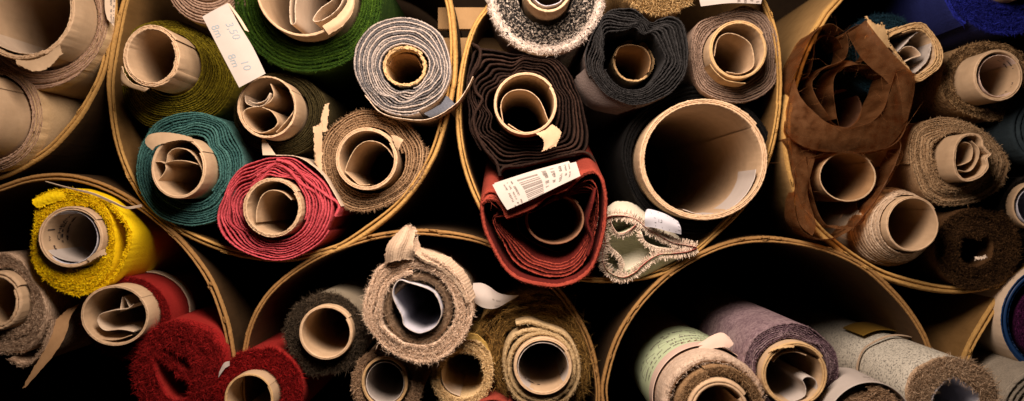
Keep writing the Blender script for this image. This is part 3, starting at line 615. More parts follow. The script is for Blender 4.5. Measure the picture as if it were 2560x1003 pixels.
# rust roll : loose outer turn ending in a flap, under a price tag
ro = [(1266,547),(1300,534),(1335,519),(1366,492),(1390,480),(1415,474),(1438,456),(1458,436),(1483,428),(1503,446),(1512,476),(1515,510),(1511,570),(1498,625),(1479,671),(1450,698),(1420,710),(1383,716),(1320,706),(1284,690),(1258,665),(1232,619),(1212,572),(1204,520),(1210,492),(1224,478),(1240,484),(1252,510)]
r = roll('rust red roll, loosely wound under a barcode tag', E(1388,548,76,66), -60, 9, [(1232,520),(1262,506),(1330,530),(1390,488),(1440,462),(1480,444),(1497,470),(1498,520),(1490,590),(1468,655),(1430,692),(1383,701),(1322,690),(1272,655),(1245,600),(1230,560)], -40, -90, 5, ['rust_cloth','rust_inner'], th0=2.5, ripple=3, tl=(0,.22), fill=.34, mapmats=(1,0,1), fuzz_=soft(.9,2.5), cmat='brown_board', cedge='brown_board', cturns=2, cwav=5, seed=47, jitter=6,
    inner=[(1252,540),(1300,546),(1350,520),(1400,502),(1450,490),(1470,490),(1478,530),(1466,585),(1445,620),(1415,645),(1375,650),(1330,630),(1285,590),(1258,565)], c=(1375,570),
    extra=[lean(path(ro[::-1], -140, t=9, mats=(1,0,0), seed=12, fuzz=soft(1.3,3)), 0, .22),
           path([(1490,470),(1478,520),(1470,560),(1482,600),(1470,640)], -134, t=7, mats=(1,1,1), seed=13, fuzz=soft(1,2.5)),
           path([(1206,500),(1214,484),(1232,480),(1246,490),(1256,510),(1262,528)], -144, t=6, mats=(0,0,0), seed=14, fuzz=soft(1.3,3))])
p = Patch([[(1266,548,-146),(1300,535,-148),(1335,520,-150),(1366,493,-148),(1415,476,-148),(1458,438,-146),(1484,430,-142)],[(1250,512,-136),(1290,500,-140),(1330,482,-140),(1366,464,-140),(1410,450,-138),(1450,430,-132),(1480,424,-126)],[(1238,484,-86),(1290,470,-86),(1330,456,-86),(1366,446,-86),(1410,436,-86),(1450,424,-76),(1478,420,-66)]]); p.build('loose_flap', M['rust_cloth'], r['thing'], 7, .7)
p = Patch([[(1206,512,-142),(1222,500,-146),(1244,506,-146),(1262,530,-146)],[(1206,496,-126),(1224,486,-132),(1246,494,-134),(1268,520,-134)],[(1212,484,-76),(1230,474,-76),(1250,480,-76),(1276,500,-76)]]); p.build('loose_flap', M['rust_cloth'], r['thing'], 6, .7)
mb = Mesh(); fuzz(mb, resample(U(np.array([(1208,505),(1224,488),(1240,490)], float) , -148), 2), -148, 5, 16, 26, 1.0, 1.0, .3, .7, seed=4, bias=.6); mb.build('loose_thread', [M['rust_cloth']], r['thing'])
sheet_part(r['core'], [(1290,545),(1300,580),(1330,604),(1370,622),(1400,630),(1440,612),(1458,590)], 40, 3, 'brown_board', depth=420)
tg2 = Patch([[(1236,458,-166),(1330,428,-172),(1422,403,-162)],[(1250,490,-172),(1344,456,-176),(1438,426,-166)],[(1266,520,-172),(1356,478,-176),(1446,436,-166)]])
tg1 = Patch([[(1231,462,-176),(1300,440,-180),(1400,414,-178),(1440,405,-172)],[(1248,494,-179),(1320,466,-182),(1405,436,-180),(1446,424,-174)],[(1268,525,-179),(1330,498,-182),(1400,464,-181),(1451,440,-176)]])
t = thing('price_tag', 'white barcode tag of two sheets lying on the rust red roll', 'tag', P3(1268,525,-178)*K)
tg2.build('tag_sheet', M['paper'], t, 1.6); tg1.build('tag_sheet', M['paper'], t, 1.6)
fb = lambda q: tg1.ev(q[:,0]/tg1.w, q[:,1]/tg1.h, 1.5)
bars = []; g = np.random.default_rng(5); v = 8
while v < 56:
    wd = g.choice([1.6, 2.6, 3.8]); bars += line(54 + .05*v, v, 90 + .05*v, v, wd); v += wd + g.choice([1.6, 2.6])
marks(t, fb, 'barcode', M['ink_grey'], bars)
marks(t, fb, 'printed_line', M['ink_grey'], dashes(26, 8, 54, 5, 1.6, 1, 1.3) + dashes(35, 6, 48, 5, 1.6, 2, 1.3) + dashes(44, 6, 58, 5, 1.6, 3, 1.3) + dashes(104, 4, 46, 7, 1.6, 4) + dashes(117, 3, 36, 7, 1.6, 5) + dashes(132, 2, 42, 7, 1.6, 6) + dashes(146, 2, 38, 7, 1.6, 7) + dashes(160, 2, 40, 7, 1.6, 8) + line(72, 62, 108, 62, 1.4))
# cream and mint canvas, collapsed, with stitched fringe
FR = [FZ(den=2.2, length=13, width=3.0, out=.15, front=.2, along=.10, mat=2, deep=3, bias=1.0, blunt=True), FZ(den=2.0, length=12, width=3.0, out=.15, front=.3, along=.10, mat=2, deep=3, bias=-1.0, blunt=True)]
FS = [FZ(den=2.2, length=11, width=2.8, out=.15, front=.2, along=.10, mat=2, deep=3, bias=1.0, blunt=True)]
can = [(1742,620),(1722,628),(1700,632),(1678,634),(1650,636),(1625,648),(1605,664),(1588,680),(1562,693),(1540,690),(1520,678),(1507,655),(1506,630),(1514,606),(1506,575),(1508,552),(1524,541),(1552,539),(1579,544),(1600,556),(1619,572),(1650,590),(1680,606),(1712,612),(1742,618)]
canp = lambda pts, f, s, fr=FR, m=(1,2,0): path(pts, f, t=5, mats=m, seed=s, fuzz=fr, wav=3)
po = polar_img(can[:-1], -36); t = thing('fabric_roll', 'collapsed cream and mint canvas roll with stitched fringe', 'fabric roll', (po.c[0]*K, -36*K, (po.c[1]-70)*K), GROUP)
fabric_part(t, [M['canvas'], M['mint_cloth'], M['fringe_thread']], [canp(can[::-1], -36, 1), canp([(1524,545),(1530,565),(1545,584),(1570,578),(1590,562)], -30, 2, FS), canp([(1598,556),(1602,582),(1614,606),(1648,620),(1690,623)], -30, 3, FS), canp([(1510,604),(1530,622),(1550,640),(1561,664),(1548,688)], -30, 4, FS)])
p = Patch([[(1518,550,30),(1580,552,40),(1650,600,40),(1706,618,20)],[(1514,600,50),(1560,600,75),(1620,618,60),(1696,624,24)],[(1514,640,40),(1550,650,60),(1596,650,40),(1640,630,24)],[(1520,670,20),(1550,680,20),(1580,670,16),(1600,656,16)]]); p.build('inner_fold', M['canvas'], t, 4, 1.0)
p = Patch([[(1512,552,-34),(1526,541,-36),(1554,538,-38),(1580,543,-38),(1619,571,-38),(1650,589,-38),(1682,605,-36)],[(1508,540,0),(1524,524,4),(1554,520,6),(1584,528,6),(1628,556,4),(1664,578,0),(1692,600,-8)],[(1512,528,60),(1534,508,66),(1560,505,70),(1590,514,70),(1640,546,60),(1676,574,40),(1702,600,20)]]); p.build('upper_side', M['canvas'], t, 4, .6)
p = Patch([[(1506,645,-34),(1520,679,-36),(1540,691,-38),(1562,694,-38),(1588,681,-38),(1606,665,-38),(1626,649,-38),(1652,637,-38),(1698,633,-36)],[(1510,660,10),(1526,688,8),(1546,697,6),(1566,699,6),(1600,692,6),(1630,680,6),(1660,664,6),(1690,648,4),(1712,638,0)],[(1520,670,80),(1532,690,80),(1552,698,80),(1574,700,80),(1610,694,80),(1640,684,80),(1668,670,80),(1694,654,80),(1712,642,80)]]); p.build('under_side', M['mint_cloth'], t, 4, .6)
mb = Mesh()
for pts, s in ((can[::-1], 0), ([(1524,545),(1530,565),(1545,584),(1570,578),(1590,562)], 1)):
    q = path(pts, -38, t=1.6, step=5); ribbon(mb, q['P'], q['yf'] - 5.0, .6, -36)
mb.build('stitching', [M['thread_red']], t)
gp = Patch([[(1614,530,-64),(1622,523,-68),(1660,534,-70),(1694,553,-66)],[(1612,546,-72),(1640,546,-76),(1670,556,-76),(1702,570,-70)],[(1612,566,-62),(1640,570,-70),(1668,578,-70),(1703,586,-62)]])
t = thing('paper_tag', 'white tag with a ruled grid on the cream canvas roll', 'tag', P3(1640,570,-70)*K)
gp.build('tag_sheet', M['paper_grey'], t, 1.6)
gl = [];
for v in (10, 22, 33): gl += line(26, v, 90, v, 1.3)
for u in (30, 48, 66, 80): gl += line(u, 4, u, 42, 1.2)
gl += [q*np.array([1, -1]) + np.array([34, 31]) for q in text('1,2', 0, 0, 10, 0.1, shear=.3)]
marks(t, lambda q: gp.ev(q[:,0]/gp.w, q[:,1]/gp.h, 1.5), 'ruled_grid', M['ink'], gl)

# ----------------------------------------------------------------- upper right tube
roll('dark teal roll half hidden behind the organza', E(2215,138,50,50), 100, 9, E(2208,134,108,108), 80, 0, 5, ['navy_teal'], fill=.9, fuzz_=FZ(den=4, length=8, width=1.4, out=.7, front=.6, along=.7), seed=51)
# torn kraft core
op = polar_img([(2206,88),(2240,66),(2303,52),(2334,78),(2357,119),(2354,161),(2326,190),(2292,204),(2262,166),(2228,120)], -60, (2288,128)); ip = polar_img([(2228,100),(2250,86),(2292,76),(2322,92),(2334,122),(2330,152),(2312,172),(2288,184),(2266,156),(2240,122)], -60, (2288,128))
t = thing('cardboard_core', 'crushed kraft core with torn lip above the organza', 'cardboard core', (op.c[0]*K, -60*K, (op.c[1]-80)*K), GROUP)
core_part(t, op, -60, 20, turns=5, crough=2 if False else None, ovalin=ip, rough=1.8, wav=7, seed=52, name='board_wall') if False else core_part(t, op, -60, 20, 'kraft', 'tan_torn', 5, 2.2, 1.8, wav=7, seed=52, name='board_wall', ovalin=ip)
p = Patch([[(2166,42,-70),(2172,50,-74),(2196,64,-70),(2204,56,-64)],[(2168,60,-72),(2180,72,-76),(2200,84,-72),(2216,78,-66)],[(2176,80,-70),(2188,94,-74),(2204,104,-70),(2222,102,-64)],[(2160,88,-64),(2184,104,-66),(2206,118,-66),(2228,122,-60)]]); p.build('torn_lip', M['tan_torn'], t, 4, 2.5)
sheet_part(t, [(2288,182),(2300,172),(2322,146),(2330,110),(2328,82),(2305,76),(2282,92),(2262,114),(2246,128)], -56, 2.4, 'paper', depth=420, slope=10, rough=.8)
sheet_part(t, [(2248,130),(2262,118),(2284,118),(2302,138),(2280,145),(2260,156)], -46, 2.2, 'cream_paper', depth=420)
roll('royal blue velvet roll in the top right corner', E(2530,-62,58,64), -60, 10, E(2516,-58,158,156), -20, 10, 7, ['blue_velvet','blue_face'], mapmats=(0,0,1), th0=4.0, fill=.88, fuzz_=FZ(den=3.5, length=10, width=1.5, out=.8, front=.6, along=.7), seed=53)
r = roll('bronze boucle roll with a lined core at the right edge', E(2497,189,65,66), -110, 12, [(2345,215),(2372,140),(2420,108),(2490,103),(2560,128),(2590,200),(2562,262),(2505,300),(2452,298),(2385,272)], -10, 25, 6, ['bronze_boucle'], th0=.4, fill=.9, fuzz_=FZ(den=5, length=7, width=1.8, out=.6, front=.6, along=.9), cturns=2, seed=54, jitter=6)
lp = polar_img(E(2500,192,52,52), -104)
sheet_part(r['core'], E(2499,190,51,52), -104, 2, 'pink_paper', name='printed_lining', depth=420, closed=True)
def inside(pol, f, rr):   # maps (arc, depth) onto the inside wall of a core
    return lambda q: np.stack([pol.c[0] + (pol.rad(q[:,0]/rr) - 3.2)*np.cos(q[:,0]/rr), f + q[:,1], pol.c[1] + (pol.rad(q[:,0]/rr) - 3.2)*np.sin(q[:,0]/rr)], -1)
lp = polar_img(E(2499,190,51,52), -104)
def turned(L, x, y, a): c, s = math.cos(a), math.sin(a); return [np.stack([x + p[:,0]*c - p[:,1]*s, y + p[:,0]*s + p[:,1]*c], -1) for p in L]
marks(r['core'], inside(lp, -104, 52.0), 'printed_line', M['ink'], dashes(-28, 22, 38, 9, 0, 2) + dashes(20, 16, 44, 7, 0, 3) + dashes(-70, 30, 30, 8, 0, 4) + dashes(30, 40, 34, 8, 0, 6))
r = roll('tan tweed roll with a dented kraft core', [(2381,400),(2388,360),(2408,336),(2440,333),(2456,346),(2460,362),(2476,380),(2480,386),(2470,398),(2473,420),(2452,446),(2414,456),(2390,436)], -120, 10, [(2278,330),(2325,300),(2380,294),(2458,327),(2508,373),(2527,420),(2500,477),(2438,508),(2355,517),(2295,477),(2268,400)], -25, 22, 11, ['tweed'], c=(2410,402), th0=3.2, fill=.8, ripple=6, fuzz_=FZ(den=2.6, length=6, width=1.4, out=.7, front=.6, along=.6), cturns=3, crough=1.0, cwav=3, seed=55, jitter=8, wav=4)
sheet_part(r['core'], [(2388,415),(2405,412),(2428,400),(2432,372),(2420,358),(2400,358),(2388,370)], -108, 2.2, 'kraft', depth=400)
sheet_part(r['core'], [(2392,425),(2425,428),(2445,400),(2446,372),(2430,352)], -112, 2.2, 'kraft', depth=400)
r = roll('cream roll on a plain kraft core, its layers slipped back', E(2283,561,69,71), -100, 8, E(2224,568,106,99), -72, 130, 11, ['cream_layer'], th0=2.0, fill=1.0, ripple=1, fuzz_=None, cturns=2, seed=56, jitter=3, wav=3)
r = roll('shaggy dark brown roll with a square hole at right', None, 0, 0, E(2438,618,116,114), -20, 6, 4, ['bark_shag'], c=(2438,620), inner=[(2408,602),(2424,594),(2452,602),(2466,612),(2462,642),(2440,652),(2412,646)], th0=1.0, fill=.66, fuzz_=FZ(den=9, length=8, width=2.0, out=.8, front=.7, along=1.0), seed=57)
p = Patch([[(2438,643,-24),(2452,641,-26),(2464,637,-24)],[(2439,649,-26),(2453,648,-28),(2466,643,-26)]]); p.build('white_selvage', M['fringe_thread'], r['thing'], 2, 1.5)
r = roll('dark fur roll with a lined core cut off at the right edge', E(2588,515,58,60), -30, 8, E(2592,540,84,100), 10, 0, 4, ['black_fur'], th0=1.0, fill=.9, fuzz_=FZ(den=4, length=9, width=1.6, out=.8, front=.6, along=.8), seed=58)
sheet_part(r['core'], E(2590,516,46,48), -26, 2.4, 'paper_grey', name='paper_lining', depth=400, closed=True)
roll('slate grey cloth roll cut off at the right edge', E(2632,318,40,40), 10, 8, E(2628,320,106,100), -40, 0, 6, ['slate_cloth'], th0=0.2, fill=.92, seed=59)
# organza: kraft core with wide loops of sheer ribbon round it
oz = lambda pts, f, s, t=2.0, depth=70, **k: path(pts, f, t=t*.6, seed=s, wav=k.pop('wav', 7), yb=f+depth, rough=.12, fuzz=FZ(den=.05, length=60, width=.45, out=.9, front=.5, along=1.0, mat=1), wave=5.5, **k)
t = thing('fabric_roll', 'brown organza roll, a sheer loop sagging over a dark opening', 'fabric roll', P3(2110,380,-60)*K, GROUP)
fabric_part(t, [M['organza'], M['organza_thread']], [
    oz([(2110,78),(2076,60),(2042,76),(2010,120),(1988,180),(1984,214),(2002,246),(2034,280),(2062,306),(2100,318),(2140,318),(2178,304),(2206,272),(2222,232),(2232,190),(2236,176)], -70, 2, 2.4, 150, slope=-10),
    oz([(1968,300),(1966,330),(1985,356),(2040,376),(2110,382),(2180,380),(2230,362),(2262,320),(2278,260),(2284,190)], -40, 3, 2.4, 320),
    oz([(2170,58),(2186,100),(2206,134),(2236,160),(2266,178),(2286,188)], -72, 4, 2.2, 110),
    oz([(2112,80),(2118,110),(2108,150),(2060,170),(2034,200),(2040,240),(2070,290)], -30, 5, 2.2, 120),
    oz([(2108,90),(2130,70),(2160,60),(2176,84),(2182,120),(2160,150),(2120,160),(2090,190),(2086,240),(2096,296)], -10, 6, 2.2, 160),
    oz([(1975,230),(1984,200),(2020,190),(2032,150),(2036,110),(2060,90),(2090,96),(2104,120)], 0, 7, 2.2, 140),
    oz([(2100,170),(2150,162),(2200,176),(2230,190)], -20, 8, 2.2, 100)])
pl = Patch([[(1986,196,-62),(2000,240,-72),(2034,280,-76),(2080,312,-80),(2140,320,-80),(2190,296,-76),(2224,236,-72),(2240,180,-70)],[(1974,240,-50),(1982,300,-58),(2030,336,-64),(2080,352,-66),(2140,354,-66),(2206,332,-62),(2250,262,-58),(2262,186,-56)],[(1964,280,-36),(1974,345,-40),(2028,372,-44),(2080,380,-46),(2140,382,-46),(2222,364,-44),(2272,290,-40),(2285,190,-38)]], 8)
pl.build('sheer_band', M['organza'], t, 1.6, .15)
pl = Patch([[(2164,50,-74),(2196,92,-82),(2228,130,-86),(2262,164,-84),(2285,190,-78),(2284,236,-60),(2268,300,-46)],[(2146,66,-60),(2176,112,-70),(2206,150,-74),(2236,184,-74),(2258,216,-70),(2262,262,-56),(2246,320,-44)],[(2118,84,-20),(2150,140,-40),(2180,172,-50),(2210,196,-56),(2232,230,-58),(2236,280,-52),(2222,336,-42)]], 8)
pl.build('sheer_band', M['organza'], t, 1.6, .15)
core_part(t, polar_img(E(2110,272,46,50), 170), 170, 5, 'brown_board', 'brown_board', 2, seed=5)
t = thing('fabric_roll', 'bare brown core with an organza ribbon hanging round it', 'fabric roll', P3(2060,600,-30)*K, GROUP)
core_part(t, polar_img(E(2120,442,72,64), -20), -20, 5, 'kraft_dark', 'kraft', 2, seed=6)
fabric_part(t, [M['organza'], M['organza_thread']], [
    oz([(1972,345),(1983,440),(1988,520),(2006,574),(2030,592),(2052,598),(2092,593),(2138,566),(2180,510),(2214,450),(2240,400),(2254,370)], -40, 9, 2.2, 90),
    oz([(2012,392),(2020,440),(2034,500),(2060,556),(2090,572),(2130,568),(2160,540)], -24, 10, 2.2, 80),
    oz([(1978,388),(2010,398),(2046,388),(2070,376)], -30, 11, 2.2, 120)])
pl = Patch([[(1970,330,-20),(1984,440,-46),(1996,552,-48),(2030,590,-48)],[(2000,340,-10),(2002,450,-38),(2010,540,-42),(2036,578,-44)],[(2050,350,0),(2028,430,-24),(2018,480,-30),(2040,560,-38)]], 8); pl.build('sheer_band', M['organza'], t, 1.6, .15)
pl = Patch([[(2245,340,-40),(2252,368,-46),(2228,430,-48),(2188,500,-48),(2136,566,-46)],[(2258,388,-34),(2246,412,-38),(2216,462,-40),(2178,520,-42),(2130,578,-42)]], 8); pl.build('sheer_band', M['organza'], t, 1.6, .15)
# ----------------------------------------------------------------- lower left tube
r = roll('bright yellow fluffy roll with a printed white lining', E(177,594,83,78), -90, 13, [(84,560),(82,520),(100,500),(133,483),(188,478),(226,490),(262,520),(280,560),(284,610),(278,660),(262,694),(228,722),(188,728),(140,712),(100,668),(80,612)], -60, 0, 3, ['yellow_fluff','yellow_cloth'], th0=1.2, fill=.95, fuzz_=FZ(den=9, length=6, width=2.6, out=.6, front=.6, along=.9), seed=61, mapmats=(0,0,1), cturns=2, c=(180,600),
    extra=[path([(84,505),(110,488),(133,480),(188,476),(226,486),(262,502),(292,530),(318,566),(326,592),(318,628),(300,668),(277,697),(240,724),(188,734),(142,716),(104,680),(84,640),(78,612)][::-1], -58, t=9, mats=(0,0,1), seed=3, fuzz=FZ(den=5, length=6, width=2.4, out=.6, front=.6, along=.9))])
p = Patch([[(82,502,-74),(100,492,-70),(130,481,-64),(160,480,-60)],[(84,510,-76),(106,502,-74),(134,492,-70),(164,490,-62)],[(100,520,-70),(112,512,-68),(136,504,-64),(166,500,-58)]]); p.build('frayed_corner', M['yellow_fluff'], r['thing'], 7, 1.4)
fl = polar_img(E(175,594,68,66), -84)
sheet_part(r['core'], E(175,594,68,66), -84, 2, 'paper_grey', name='printed_lining', depth=420, closed=True)
sheet_part(r['core'], [(112,620),(135,640),(170,652),(212,654)], -80, 2, 'paper', depth=200)
p = Patch([[(218,648,-92),(240,632,-94),(262,622,-92)],[(226,654,-94),(246,642,-97),(265,636,-94)]]); p.build('torn_flap', M['kraft'], r['core'], 3, .8)
def rim(th): return th*67.0
L = [np.stack([a[:,1]*1.0, a[:,0]], -1) for a in []]
wr = []
def inwall(s, th, d, size, flip=1): return [np.stack([rim(th) - a[:,0], d - a[:,1]], -1) for a in text(s, 0, 0, size)]
wr += inwall('CHEAVEN', 3.3, 88, 24, 1); wr += dashes(rim(2.5), 92, 60, 12, 0, 7, 2.2); wr += dashes(rim(2.3), 122, 70, 12, 0, 8, 2.2) ; wr += inwall('SV', 3.3, 34, 13, 1)
wr += line(rim(2.85), 14, rim(2.85), 52, 3)
wr += [b for k in range(9) for b in line(rim(1.3)+k*6.5, 150, rim(1.3)+k*6.5, 178, 3.4)]
wr += dashes(rim(3.5), 40, 70, 10, 0, 9, 2)
marks(r['core'], inside(fl, -84, 67.0), 'printed_lettering', M['ink'], wr)
p = Patch([[(113,453,-98),(170,468,-92),(232,482,-80),(280,502,-66),(315,517,-56),(354,511,-36)],[(114,455,-96),(170,471,-90),(232,487,-77),(280,508,-62),(318,522,-52),(356,517,-32)]])
t = thing('paper_strip', 'thin cream paper strip lying across the yellow roll', 'paper strip', P3(232,487,-77)*K)
p.build('strip', M['cream_paper'], t, 1.4)
roll('sparkling taupe roll with thick layers at the left edge', E(-10,755,69,76), -80, 22, [(-20,628),(40,640),(84,700),(116,752),(125,796),(108,860),(64,902),(0,906),(-100,880),(-150,770),(-105,660)], -40, 0, 3, ['sparkle_taupe'], th0=4.6, fill=.8, ripple=8, fuzz_=FZ(den=6, length=6, width=1.6, out=.6, front=.7, along=.8), crough=2, cwav=4, seed=62, c=(-15,770),
    extra=[path([(23,898),(50,912),(70,910),(100,880),(118,838),(126,800)], -44, t=9, seed=4, fuzz=FZ(den=4, length=6, width=1.6, out=.6, front=.7, along=.8))])
r = roll('dark red roll on a kraft core holding a paper curl', E(287,790,86,77), -70, 9, E(316,797,112,104), 5, 10, 4, ['red_shag','red_cloth'], mapmats=(0,0,1), yb=230, th0=2.8, fill=.8, fuzz_=FZ(den=5, length=9, width=1.5, out=.8, front=.6, along=.8), cturns=3, seed=63)
sheet_part(r['core'], [(335,830),(300,824),(262,826),(244,806),(252,786),(285,776),(318,772),(334,760)], -50, 2, 'cream_paper', depth=380)
sheet_part(r['core'], [(300,780),(302,760),(308,742),(326,770)], -40, 2, 'cream_paper', depth=300)
sheet_part(r['core'], [(220,840),(250,848),(290,850),(330,838)], -58, 2, 'kraft', depth=300)
p = Patch([[(166,776,-10),(198,760,10)],[(130,812,-26),(178,790,-8),],[(112,870,-34),(160,848,-22)],[(84,920,-36),(118,906,-30)],[(56,970,-34),(64,968,-32)]]); p.build('paper_tongue', M['kraft_dark'], r['thing'], 2, .8)
pb = r['outer_pol'].grown(3); th = np.linspace(-.9, 2.2, 90); mb = Mesh(); ribbon(mb, pb.at(th), 150, 3, 196, seed=4, wave=1); mb.build('paper_band', [M['cream_paper']], r['thing'])
roll('red shaggy roll with a gaping frayed end', None, 0, 0, [(325,897),(345,850),(400,808),(465,793),(528,815),(566,870),(568,940),(545,1000),(500,1040),(420,1050),(350,1015),(322,950)], -40, 0, 3, ['red_shag','red_cloth'], c=(440,925), inner=[(385,905),(405,885),(435,895),(470,930),(478,965),(455,995),(420,990),(398,950)], mapmats=(1,0,1), th0=2.2, fill=.82, fuzz_=[FZ(den=7, length=15, width=1.5, out=.8, front=.6, along=.8)], seed=64, jitter=8, ripple=6,
    extra=[path([(372,900),(392,880),(420,900),(450,930),(480,945),(490,980)], -30, t=14, mats=(1,0,1), seed=5, fuzz=FZ(den=7, length=15, width=1.5, out=.9, front=.5, along=.8)), path([(360,930),(390,990),(440,1010)], 10, t=10, mats=(1,0,1), seed=7)])

# ----------------------------------------------------------------- bottom tube
roll('scarlet shaggy roll cut off at the bottom', E(622,999,63,66), -120, 9, E(648,976,112,110), -60, 10, 4, ['scarlet_shag','red_cloth'], mapmats=(0,0,1), th0=1.4, fill=.95, fuzz_=FZ(den=14, length=14, width=1.7, out=.8, front=.7, along=.9), cmat='kraft', cedge='tan_torn', seed=71)
p = Patch([[(548,930,-70),(560,908,-72),(574,903,-70)],[(546,944,-66),(562,922,-70),(574,914,-68)]]); t = thing('paper_tag', 'small white tag edge at the left of the scarlet roll', 'tag', P3(560,925,-70)*K); p.build('tag_sheet', M['paper'], t, 1.6)
r = roll('dark loden roll with a frayed end and smooth kraft core', E(815,833,71,71), -70, 13, [(712,830),(736,772),(775,745),(811,732),(860,745),(900,785),(918,843),(905,890),(877,922),(820,935),(758,943),(750,905),(722,870)], -30, 6, 4, ['loden','loden_face'], mapmats=(0,0,1), th0=4.0, fill=.9, fuzz_=FZ(den=10, length=12, width=1.4, out=.8, front=.6, along=.8), cturns=2, crough=.5, cwav=1.5, seed=72)
r = roll('large frayed oat roll with a white paper core', [(980,738),(984,715),(998,700),(1020,706),(1045,713),(1075,724),(1095,743),(1106,780),(1098,805),(1086,821),(1064,832),(1045,835),(1020,824),(1008,812),(1003,790),(990,765)], -140, 3, [(900,730),(916,690),(935,656),(985,640),(1040,628),(1100,648),(1150,690),(1178,738),(1190,790),(1160,852),(1109,902),(1058,914),(989,900),(938,858),(905,800)], -130, 5, 5, ['oat_frayed','oat_face','oat_dark'], mapmats=(0,0,1), c=(1045,770), th0=1.7, fill=.66, ripple=7, cmat='paper_grey', cedge='paper', cturns=2, fuzz_=[FZ(den=3.6, length=7, width=1.7, out=.7, front=.7, along=.6), FZ(den=.25, length=20, width=1.0, out=1.0, front=.5, along=.8)], seed=73, jitter=6, wav=5,
    inner=E(1043,772,86,88),
    extra=[path(E(1045,772,76,80,n=20), -112, closed=True, t=18, mats=(2,2,2), seed=6, fuzz=FZ(den=5, length=7, width=1.6, out=.7, front=.6, along=.8, mat=2))])
p = Patch([[(966,660,-126),(965,632,-132),(974,606,-136),(1006,572,-140)],[(986,652,-150),(990,624,-158),(1002,600,-156),(1018,567,-146)],[(1006,648,-140),(1014,622,-146),(1021,602,-146),(1028,570,-142)],[(1036,646,-128),(1036,624,-150),(1034,606,-148),(1040,576,-138)]]); p.build('twisted_corner', M['oat_face'], r['thing'], 6, 1.0)
p = Patch([[(1030,600,-140),(1041,592,-122)],[(1030,628,-146),(1054,622,-118)],[(1056,650,-140),(1090,634,-104)],[(1096,668,-138),(1126,648,-90)],[(1140,706,-136),(1166,690,-80)],[(1172,760,-134),(1186,742,-80)]]); p.build('outer_flap', M['oat_face'], r['thing'], 7, 1.0)
mb = Mesh(); q = U(np.array([(1012,566),(1022,562),(1040,572)], float), -142); q = resample(q, 2); fuzz(mb, q, -142, 5, 90, 16, 1.1, 1.0, .4, .6, seed=4, bias=.9); fuzz(mb, resample(U(np.array([(1040,575),(1042,640)], float), -140), 2), -140, 4, 60, 9, .8, 1, .4, .6, seed=9); mb.build('loose_thread', [M['oat_frayed']], r['thing'])
r = roll('fawn shaggy roll below the oat roll', E(962,957,60,66), -60, 11, E(965,962,92,88), -45, 8, 3, ['fawn_shag'], th0=2.5, fill=.95, fuzz_=FZ(den=11, length=8, width=1.6, out=.7, front=.6, along=.9), cturns=2, seed=74, cmat='kraft', cedge='tan_torn')
sheet_part(r['core'], E(963,957,47,52), -52, 2, 'paper', name='paper_lining', depth=400, closed=True)
r = roll('ochre felt tube with a torn fluffy mouth', None, 0, 0, [(1072,935),(1090,880),(1120,862),(1155,838),(1200,850),(1229,886),(1236,946),(1215,1000),(1150,1030),(1095,1000)], -50, 0, 2, ['ochre_fluff','ochre_felt'], c=(1150,942), inner=E(1149,943,50,48), mapmats=(0,0,1), th0=2.2, fill=.95, fuzz_=FZ(den=6, length=8, width=2.0, out=.6, front=.6, along=.9), seed=75, rough=2)if False else roll('ochre felt tube with a torn fluffy mouth', None, 0, 0, [(1072,935),(1090,880),(1120,862),(1155,838),(1200,850),(1229,886),(1236,946),(1215,1000),(1150,1030),(1095,1000)], -50, 0, 2, ['ochre_fluff','ochre_felt'], c=(1150,942), inner=E(1149,943,50,48), mapmats=(0,0,1), th0=2.2, fill=.95, fuzz_=FZ(den=6, length=8, width=2.0, out=.6, front=.6, along=.9), seed=75)
sheet_part(r['thing'], [(1102,930),(1108,960),(1125,980),(1150,990)], -40, 2, 'cream_paper', depth=300)
p = Patch([[(1150,838,-60),(1190,836,-64),(1218,860,-60)],[(1160,848,-56),(1196,850,-60),(1222,876,-56)]]); p.build('lifted_edge', M['ochre_felt'], r['thing'], 4, .6)
r = roll('olive gold roll of loose threads around a straw coloured bolt', E(1358,917,76,74), -110, 12, [(1196,815),(1212,790),(1243,762),(1303,738),(1368,726),(1423,760),(1460,835),(1470,909),(1460,975),(1420,1030),(1350,1050),(1280,1020),(1245,960),(1222,890),(1218,840)], 0, 5, 9, ['gold_thread','straw_cloth'], c=(1352,905), th0=2.6, fill=.62, ripple=7, inner=[(1255,890),(1268,840),(1300,812),(1349,812),(1414,836),(1445,890),(1446,955),(1410,1005),(1350,1020),(1290,1000),(1262,950)], fuzz_=[FZ(den=1.3, length=34, width=1.4, out=.15, front=.12, along=2.2), FZ(den=1.2, length=7, width=1.2, out=.5, front=.5, along=1.2)], cturns=2, crough=.4, cwav=1, seed=76, jitter=7,
    extra=[dict(q, mats=(1,1,1), fuzz=FZ(den=2.5, length=5, width=1.4, out=.6, front=.6, along=.7, mat=1)) for q in (path([(1290,812),(1320,806),(1352,815),(1414,840),(1443,892),(1444,952),(1410,1002),(1350,1014),(1296,996),(1268,950),(1262,890),(1285,842),(1340,826),(1400,850),(1432,900)][::-1], -85, t=10, seed=8), path(E(1354,918,82,84,n=24), -92, closed=True, t=12, seed=9))])
hl = polar_img(E(1358,919,63,62), -104)
sheet_part(r['core'], E(1358,919,63,62), -106, 2, 'paper', name='printed_lining', depth=420, closed=True)
marks(r['core'], inside(hl, -104, 62.0), 'printed_line', M['ink'], [b for k in range(4) for b in line(-40+k*6, 90, -40+k*6, 112, 3.2)] + dashes(-150, 80, 50, 12, 0, 3, 2) + dashes(-10, 70, 40, 10, 0, 5, 2))
